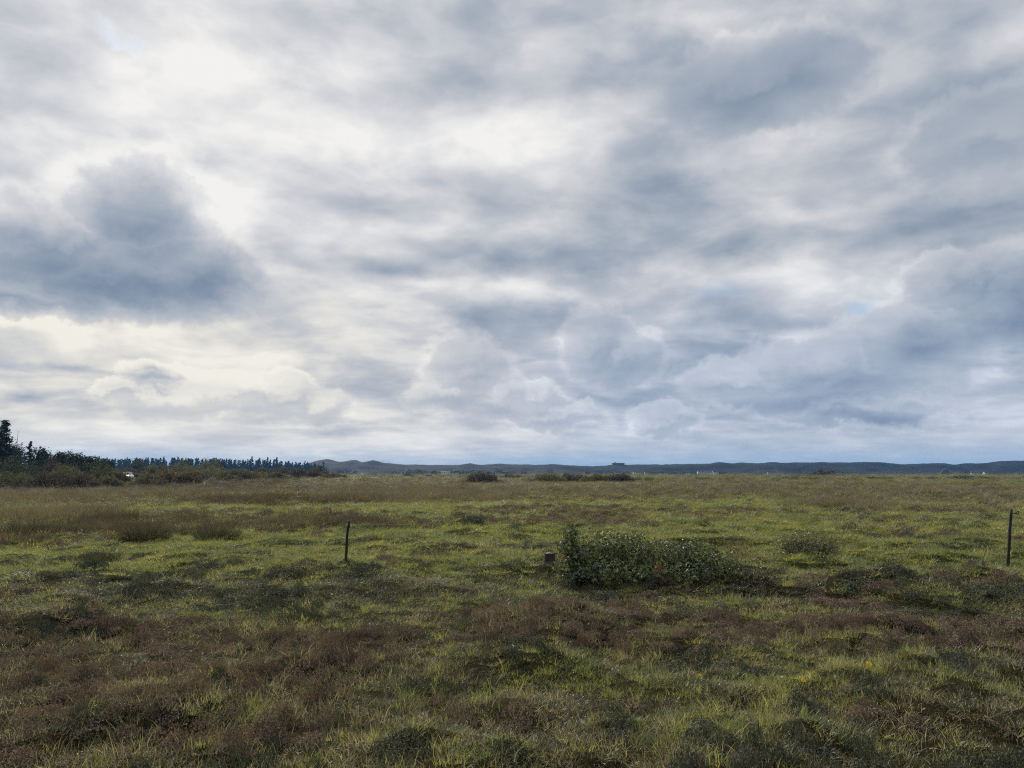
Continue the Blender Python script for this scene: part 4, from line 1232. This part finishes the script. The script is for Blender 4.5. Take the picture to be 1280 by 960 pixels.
# the spruce wood on the left horizon, tree by tree
WG = 'spruces of the distant wood on the left horizon'
sp = [conifer(700 + k, 1.0, .22 + .03 * (k % 3), 700, .085, M_spruce, 'spruce_tree', .5, .06, .8) for k in range(6)]
q = np.random.default_rng(71)
WOOD = [(118, 571.5), (150, 571.5), (190, 571), (228, 571.5), (262, 571.5), (300, 573), (330, 572.5), (352, 574.5), (372, 576), (392, 578), (412, 583)]
k = 0
for row, (Y, step, drop) in enumerate([(900, 2.7, .4), (860, 3.1, 2.0), (820, 3.6, 4.2)]):
    px = 116.0 + row * 2
    while px < 410 - row * 8:
        yt = np.interp(px, [a_ for a_, _ in WOOD], [b_ for _, b_ in WOOD]) + drop + (q.normal(.2, 1.5) if q.uniform() < .25 else q.normal(1.7, .7))
        x = at(px, 590, Y).x; z = hz(x, Y); h = at(px, yt, Y).z - z
        o = link('spruce_tree', sp[k % 6], None, (x, Y + q.uniform(-12, 12), z - .2), (0, 0, q.uniform(0, 6.28)), (h * q.uniform(.7, 1.2), h * q.uniform(.7, 1.2), h))
        tag(o, 'slim dark blue spruce in the distant wood along the left horizon', 'spruce', WG)
        px += step * q.uniform(.6, 1.4); k += 1

# scrub and young trees along the foot of the dunes: one far mass
C, Nn = [], []
q = np.random.default_rng(88)
for i in range(470):
    px = q.uniform(380, 1300) if i < 330 else q.uniform(105, 400); Y = q.uniform(1060, 1150) if i < 330 else q.uniform(880, 930)
    if i < 330 and fbm(np.array([px]), np.array([0.0]), 60, 2, 89)[0] < .44: continue
    x = at(px, 590, Y).x; z = terrain(x, Y); hh = q.uniform(2, 7.5) * (1.2 if px < 640 else .75); w = q.uniform(3, 9)
    if i >= 330: hh = q.uniform(11, 15.5)
    n_ = 26
    d_ = q.normal(size=(n_, 3)); d_ /= np.linalg.norm(d_, axis=1, keepdims=True)
    C.append(np.array([x, Y, z + hh * .45]) + d_ * np.array([w, w * .6, hh * .55]) * q.uniform(.6, 1, (n_, 1))); Nn.append(d_ + q.normal(0, .4, (n_, 3)))
V, T, v = leaves(np.concatenate(C), np.concatenate(Nn), 3.0, 2.0, 90)
tag(link('woodland', tri_mesh('woodland', [(V, None, T, v * 0 + .5, v)], M_spruce)), 'far dark undergrowth along the foot of the dunes and inside the spruce wood', 'woodland', kind='stuff')


# ---------------------------------------------------------------- houses under the dunes
def house(px, ybase, Y, w, d_, hw, hr, label, wall, roof, gable_front=False, chimney=True, nwin=3, rz=0.0):
    p = at(px, 590, Y); z = at(px, ybase, Y).z
    z = max(z, terrain(p.x, Y) - .3)
    t = empty('house', (p.x, Y, z), (0, 0, rz + (pi / 2 if gable_front else 0))); tag(t, label, 'house', 'houses below the dunes')
    m = MB(); m.prism([(-d_ / 2, -1.5), (d_ / 2, -1.5), (d_ / 2, hw), (0, hw + hr), (-d_ / 2, hw)], -w / 2, w / 2)
    m.v = [(b, a, c_) for a, b, c_ in m.v]
    wl = m.build('wall', wall, t)
    m = MB(); o_ = .35; th = .22; sl = hr / (d_ / 2)
    m.prism([(-d_ / 2 - o_, hw - o_ * sl + .02), (0, hw + hr + .02), (d_ / 2 + o_, hw - o_ * sl + .02), (d_ / 2 + o_, hw - o_ * sl + th), (0, hw + hr + th + .05), (-d_ / 2 - o_, hw - o_ * sl + th)], -w / 2 - .3, w / 2 + .3)
    m.v = [(b, a, c_) for a, b, c_ in m.v]
    rf = m.build('roof', roof, t)
    if chimney:
        m = MB(); m.box((w * .22, 0, hw + hr + .3), (.8, .7, 1.6)); m.build('chimney', M_brick, rf)
    for k in range(nwin):
        wx = -w / 2 + w * (k + .5) / nwin
        m = MB(); m.box((wx, -d_ / 2 - .02, hw * .55), (1.2, .08, 1.1)); m.build('window', M_glass, t)
    m = MB(); m.box((w / 2 + .02, 0, hw * .55), (.08, 1.3, 1.1)); m.build('window', M_glass, t)
    m = MB(); m.box((-w / 2 - .02, 0, 1.0), (.08, 1.0, 2.0)); m.build('door', M_slate, t)
    return t


HB = 593.3
for a_ in [
    (557, 592.6, 1075, 13, 7, 2.6, 1.2, 'long low white house alone before the left dunes', M_white, M_slate),
    (640, 593.0, 1090, 9, 7, 2.6, 2.8, 'red roofed house behind the rounded thicket', M_brick, M_tile),
    (655, 592.6, 1095, 10, 7, 2.6, 2.8, 'second red roofed house just right of the one behind the thicket', M_brick, M_tile),
    (688, 591.5, 1098, 8, 7, 2.6, 3.0, 'red brick house above the left end of the long bush row', M_brick, M_tile),
    (734, 592.0, 1092, 8, 7, 2.8, 3.2, 'pinkish red house above the middle of the long bush row', M_brick, M_tile),
    (771, HB, 1080, 6, 6, 2.8, 2.6, 'small white house below the big block on the ridge', M_white, M_slate),
    (776, HB, 1086, 5, 6, 2.6, 2.4, 'tiny white house touching the one below the ridge block', M_white, M_slate),
    (796, HB, 1078, 11, 7, 3.0, 2.4, 'white gabled house, left one of the pair right of the ridge block', M_white, M_slate),
    (809, HB, 1082, 8, 7, 2.6, 2.4, 'white house, right one of the pair right of the ridge block', M_white, M_slate),
    (815, HB, 1079, 6, 6, 2.8, 2.8, 'small white gabled annex at the right end of the white pair', M_white, M_slate),
    (846, HB, 1080, 8, 7, 2.5, 2.2, 'small white house alone between the two white groups', M_white, M_slate),
    (860, HB, 1084, 5, 6, 2.4, 2.2, 'tiny white house left of the brightest white group', M_white, M_slate),
    (876, 592.8, 1076, 10, 7, 3.0, 2.2, 'bright white house at the left end of the brightest group', M_white, M_slate),
    (884, 592.6, 1081, 14, 7, 2.4, 1.6, 'long white house in the middle of the brightest group', M_white, M_slate),
    (894, 593.0, 1078, 7, 6, 3.2, 2.6, 'white gabled house at the right end of the brightest group', M_white, M_slate),
    (963, 593.5, 1082, 8, 6, 2.4, 2.0, 'low white house before the right dunes left of the lone grove', M_white, M_slate),
    (1218, 593.2, 1078, 10, 7, 2.6, 2.2, 'white house at the foot of the far right dunes', M_white, M_slate),
    (1232, 593.4, 1082, 6, 6, 2.4, 2.2, 'small white house right of the one at the far right dunes', M_white, M_slate)]:
    house(*a_, nwin=4 if a_[3] > 9 else 2, chimney=a_[3] > 7)

# dark tent-shaped barn with pale verges
Y = 1072.0; p = at(1174, 480, Y); z = at(1174, 593.6, Y).z
t = empty('barn', (p.x, Y, max(z, terrain(p.x, Y) - .3))); tag(t, 'large dark tent roofed barn with pale roof edges below the right dunes', 'barn')
m = MB(); m.prism([(-9.5, -1), (9.5, -1), (0, 7.6)], 0, 16); m.build('wall', M_slate, t)
m = MB()
m.prism([(-11, -.6), (0, 9.0), (11, -.6), (11, -.2), (0, 9.4), (-11, -.2)], -.4, 16.4); rf = m.build('roof', plain('tarred roof', (.014, .015, .017), (.022, .023, .026), 2, .9, .05), t)
m = MB(); m.prism([(-11.1, -.5), (0, 9.1), (11.1, -.5), (11.1, .35), (0, 9.75), (-11.1, .35)], -.75, -.405); m.build('verge', plain('pale verge boards', (.30, .31, .33), None, 2), rf)
m = MB(); m.box((0, -.02, 1.4), (3.2, .1, 2.8)); m.build('door', M_concrete, t)

# block on the ridge
Y = RIDGE_Y - 6; p = at(771, 480, Y); zb = at(771, 583, Y).z
t = empty('ridge_block', (p.x, Y, zb)); tag(t, 'dark flat roofed block with a stub chimney on the dune crest', 'building')
zt = at(771, 579.0, Y).z - zb; w = 14.5 * Y / FPX
m = MB(); m.box((0, 0, zt / 2 - 1), (w, 12, zt + 2)); m.build('wall', M_concrete, t)
m = MB(); m.box((0, 0, zt + .2), (w + .8, 12.8, .4)); rf = m.build('roof', M_slate, t)
m = MB(); m.box((-w * .26, 0, zt + 1.1), (2.2, 2.2, 1.5)); m.build('chimney', M_concrete, rf)
m = MB(); m.box((-w * .5 + .8, -.5, zt * .3 - 1), (3.0, 10, zt * .6 + 1.5)); m.build('wing', M_concrete, t)
for k in range(6):
    m = MB(); m.box((-w / 2 + w * (k + .8) / 6.6, -6.03, zt * .55), (1.8, .1, 1.3)); m.build('window', M_glass, t)

# thin mast above the pines
Y = 190.0; p = at(27.5, 480, Y); z = hz(p.x, Y); zt = at(27.5, 539, Y).z - z
t = empty('radio_mast', (p.x, Y, z)); tag(t, 'thin bare mast rising between the first pines on the left', 'mast')
m = MB(); m.tube([(0, 0, -.3), (0, 0, zt * .6), (0, 0, zt)], [.075, .06, .035], 8); m.build('pole', M_concrete, t, True)
m = MB(); m.tube([(-.22, 0, zt * .985), (.22, 0, zt * .985)], [.02, .02], 6); m.build('crossbar', M_concrete, t)

# white car half hidden behind the scrub
Y = 150.0; p = at(166.2, 480, Y); z = hz(p.x, Y)
roof_z = at(166.2, 590.0, Y).z
cz = max(z, roof_z - 1.55)
car = empty('parked_car', (p.x, Y, cz), (0, 0, R(14))); tag(car, 'small white car half hidden behind rusty bushes on the left', 'car')
W2 = .82
def section(y, zs, ws):
    return [(w_, y, z_) for w_, z_ in zip(ws, zs)]
prof_ = [(-1.95, .35, .62, .62), (-1.90, .30, .80, .74), (-1.2, .28, .95, .82), (-.95, .28, .98, .83), (.2, .28, 1.0, .84), (1.4, .28, 1.0, .83), (1.9, .30, .95, .78), (1.98, .38, .75, .70)]
m = MB(); rings = []
for (yy, zb_, zt_, hw_) in prof_:
    rings.append([(-hw_, yy, zb_ + .05), (-hw_ * 1.03, yy, (zb_ + zt_) / 2), (-hw_ * .96, yy, zt_ - .04), (-hw_ * .86, yy, zt_), (hw_ * .86, yy, zt_), (hw_ * .96, yy, zt_ - .04), (hw_ * 1.03, yy, (zb_ + zt_) / 2), (hw_, yy, zb_ + .05)])
v = [q_ for r_ in rings for q_ in r_]
f = [(i * 8 + k, i * 8 + (k + 1) % 8, (i + 1) * 8 + (k + 1) % 8, (i + 1) * 8 + k) for i in range(len(rings) - 1) for k in range(8)] + [tuple(range(8)), tuple(range(len(v) - 1, len(v) - 9, -1))]
m.add(v, f); body = m.build('body', M_carwhite, car, True)
m = MB(); m.prism([(-1.05, .96), (-.35, 1.44), (.95, 1.46), (1.75, .96)], -.72, .72); m.v = [(b, a, c_) for a, b, c_ in m.v]
m.v = [(x_ * (.84 if z_ > 1.2 else 1), y_, z_) for x_, y_, z_ in m.v]
m.build('window', M_glass, car)
m = MB(); m.box((0, .30, 1.485), (1.30, 1.42, .10), 0, .03); m.build('roof', M_carwhite, car)
for s_ in (-1, 1):
    m = MB(); m.tube([(s_ * .62, -1.02, .98), (s_ * .60, -.40, 1.45)], [.05, .05], 6); m.tube([(s_ * .64, 1.70, .98), (s_ * .60, .98, 1.46)], [.06, .06], 6); m.build('pillar', M_carwhite, car)
    m = MB(); m.box((s_ * .56, -1.93, .66), (.30, .10, .16), 0, .03); m.build('headlight', M_lamp, car)
    m = MB(); m.box((s_ * .62, 1.97, .78), (.16, .06, .24), 0, .02); m.build('tail_light', M_redlamp, car)
    m = MB(); m.box((s_ * .93, -.75, 1.02), (.18, .10, .13), 0, .03); m.build('mirror', M_carwhite, car)
    for yy in (-1.25, 1.25):
        w_ = empty('wheel', (0, 0, 0)); w_.parent = car; w_.location = (s_ * .74, yy, .31)
        m = MB(); m.tube([(-.1, 0, 0), (-.09, 0, 0), (.09, 0, 0), (.1, 0, 0)], [.27, .31, .31, .27], 18); m.build('tyre', M_rubber, w_)
        m = MB(); m.tube([(s_ * .085, 0, 0), (s_ * .108, 0, 0)], [.19, .17], 14); m.build('rim', M_concrete, w_)

# ---------------------------------------------------------------- the air
hzm = bpy.data.materials.new('sea haze'); hzm.use_nodes = True
t = hzm.node_tree; t.nodes.clear()
pv = t.nodes.new('ShaderNodeVolumePrincipled'); om = t.nodes.new('ShaderNodeOutputMaterial')
pv.inputs['Color'].default_value = (.17, .47, 1.0, 1)
pv.inputs['Density'].default_value = HAZE
pv.inputs['Anisotropy'].default_value = 0.0
t.links.new(pv.outputs[0], om.inputs['Volume'])
m = MB(); m.box((100, 700, 17.5), (6400, 6600, 43)); hb_ = m.build('haze', hzm)
tag(hb_, 'thin blue sea haze lying over the whole field', 'haze', kind='stuff')
sc.cycles.volume_step_rate = 1.0
sc.cycles.volume_bounces = 0
sc.cycles.max_bounces = 3
sc.cycles.diffuse_bounces = 1
sc.cycles.glossy_bounces = 2
sc.cycles.transmission_bounces = 2
sc.cycles.transparent_max_bounces = 4
sc.cycles.use_denoising = False
sc.cycles.filter_width = 1.15
sc.cycles.denoiser = 'OPENIMAGEDENOISE'
sc.cycles.use_adaptive_sampling = True
sc.cycles.adaptive_threshold = 0.013
sc.cycles.adaptive_min_samples = 56
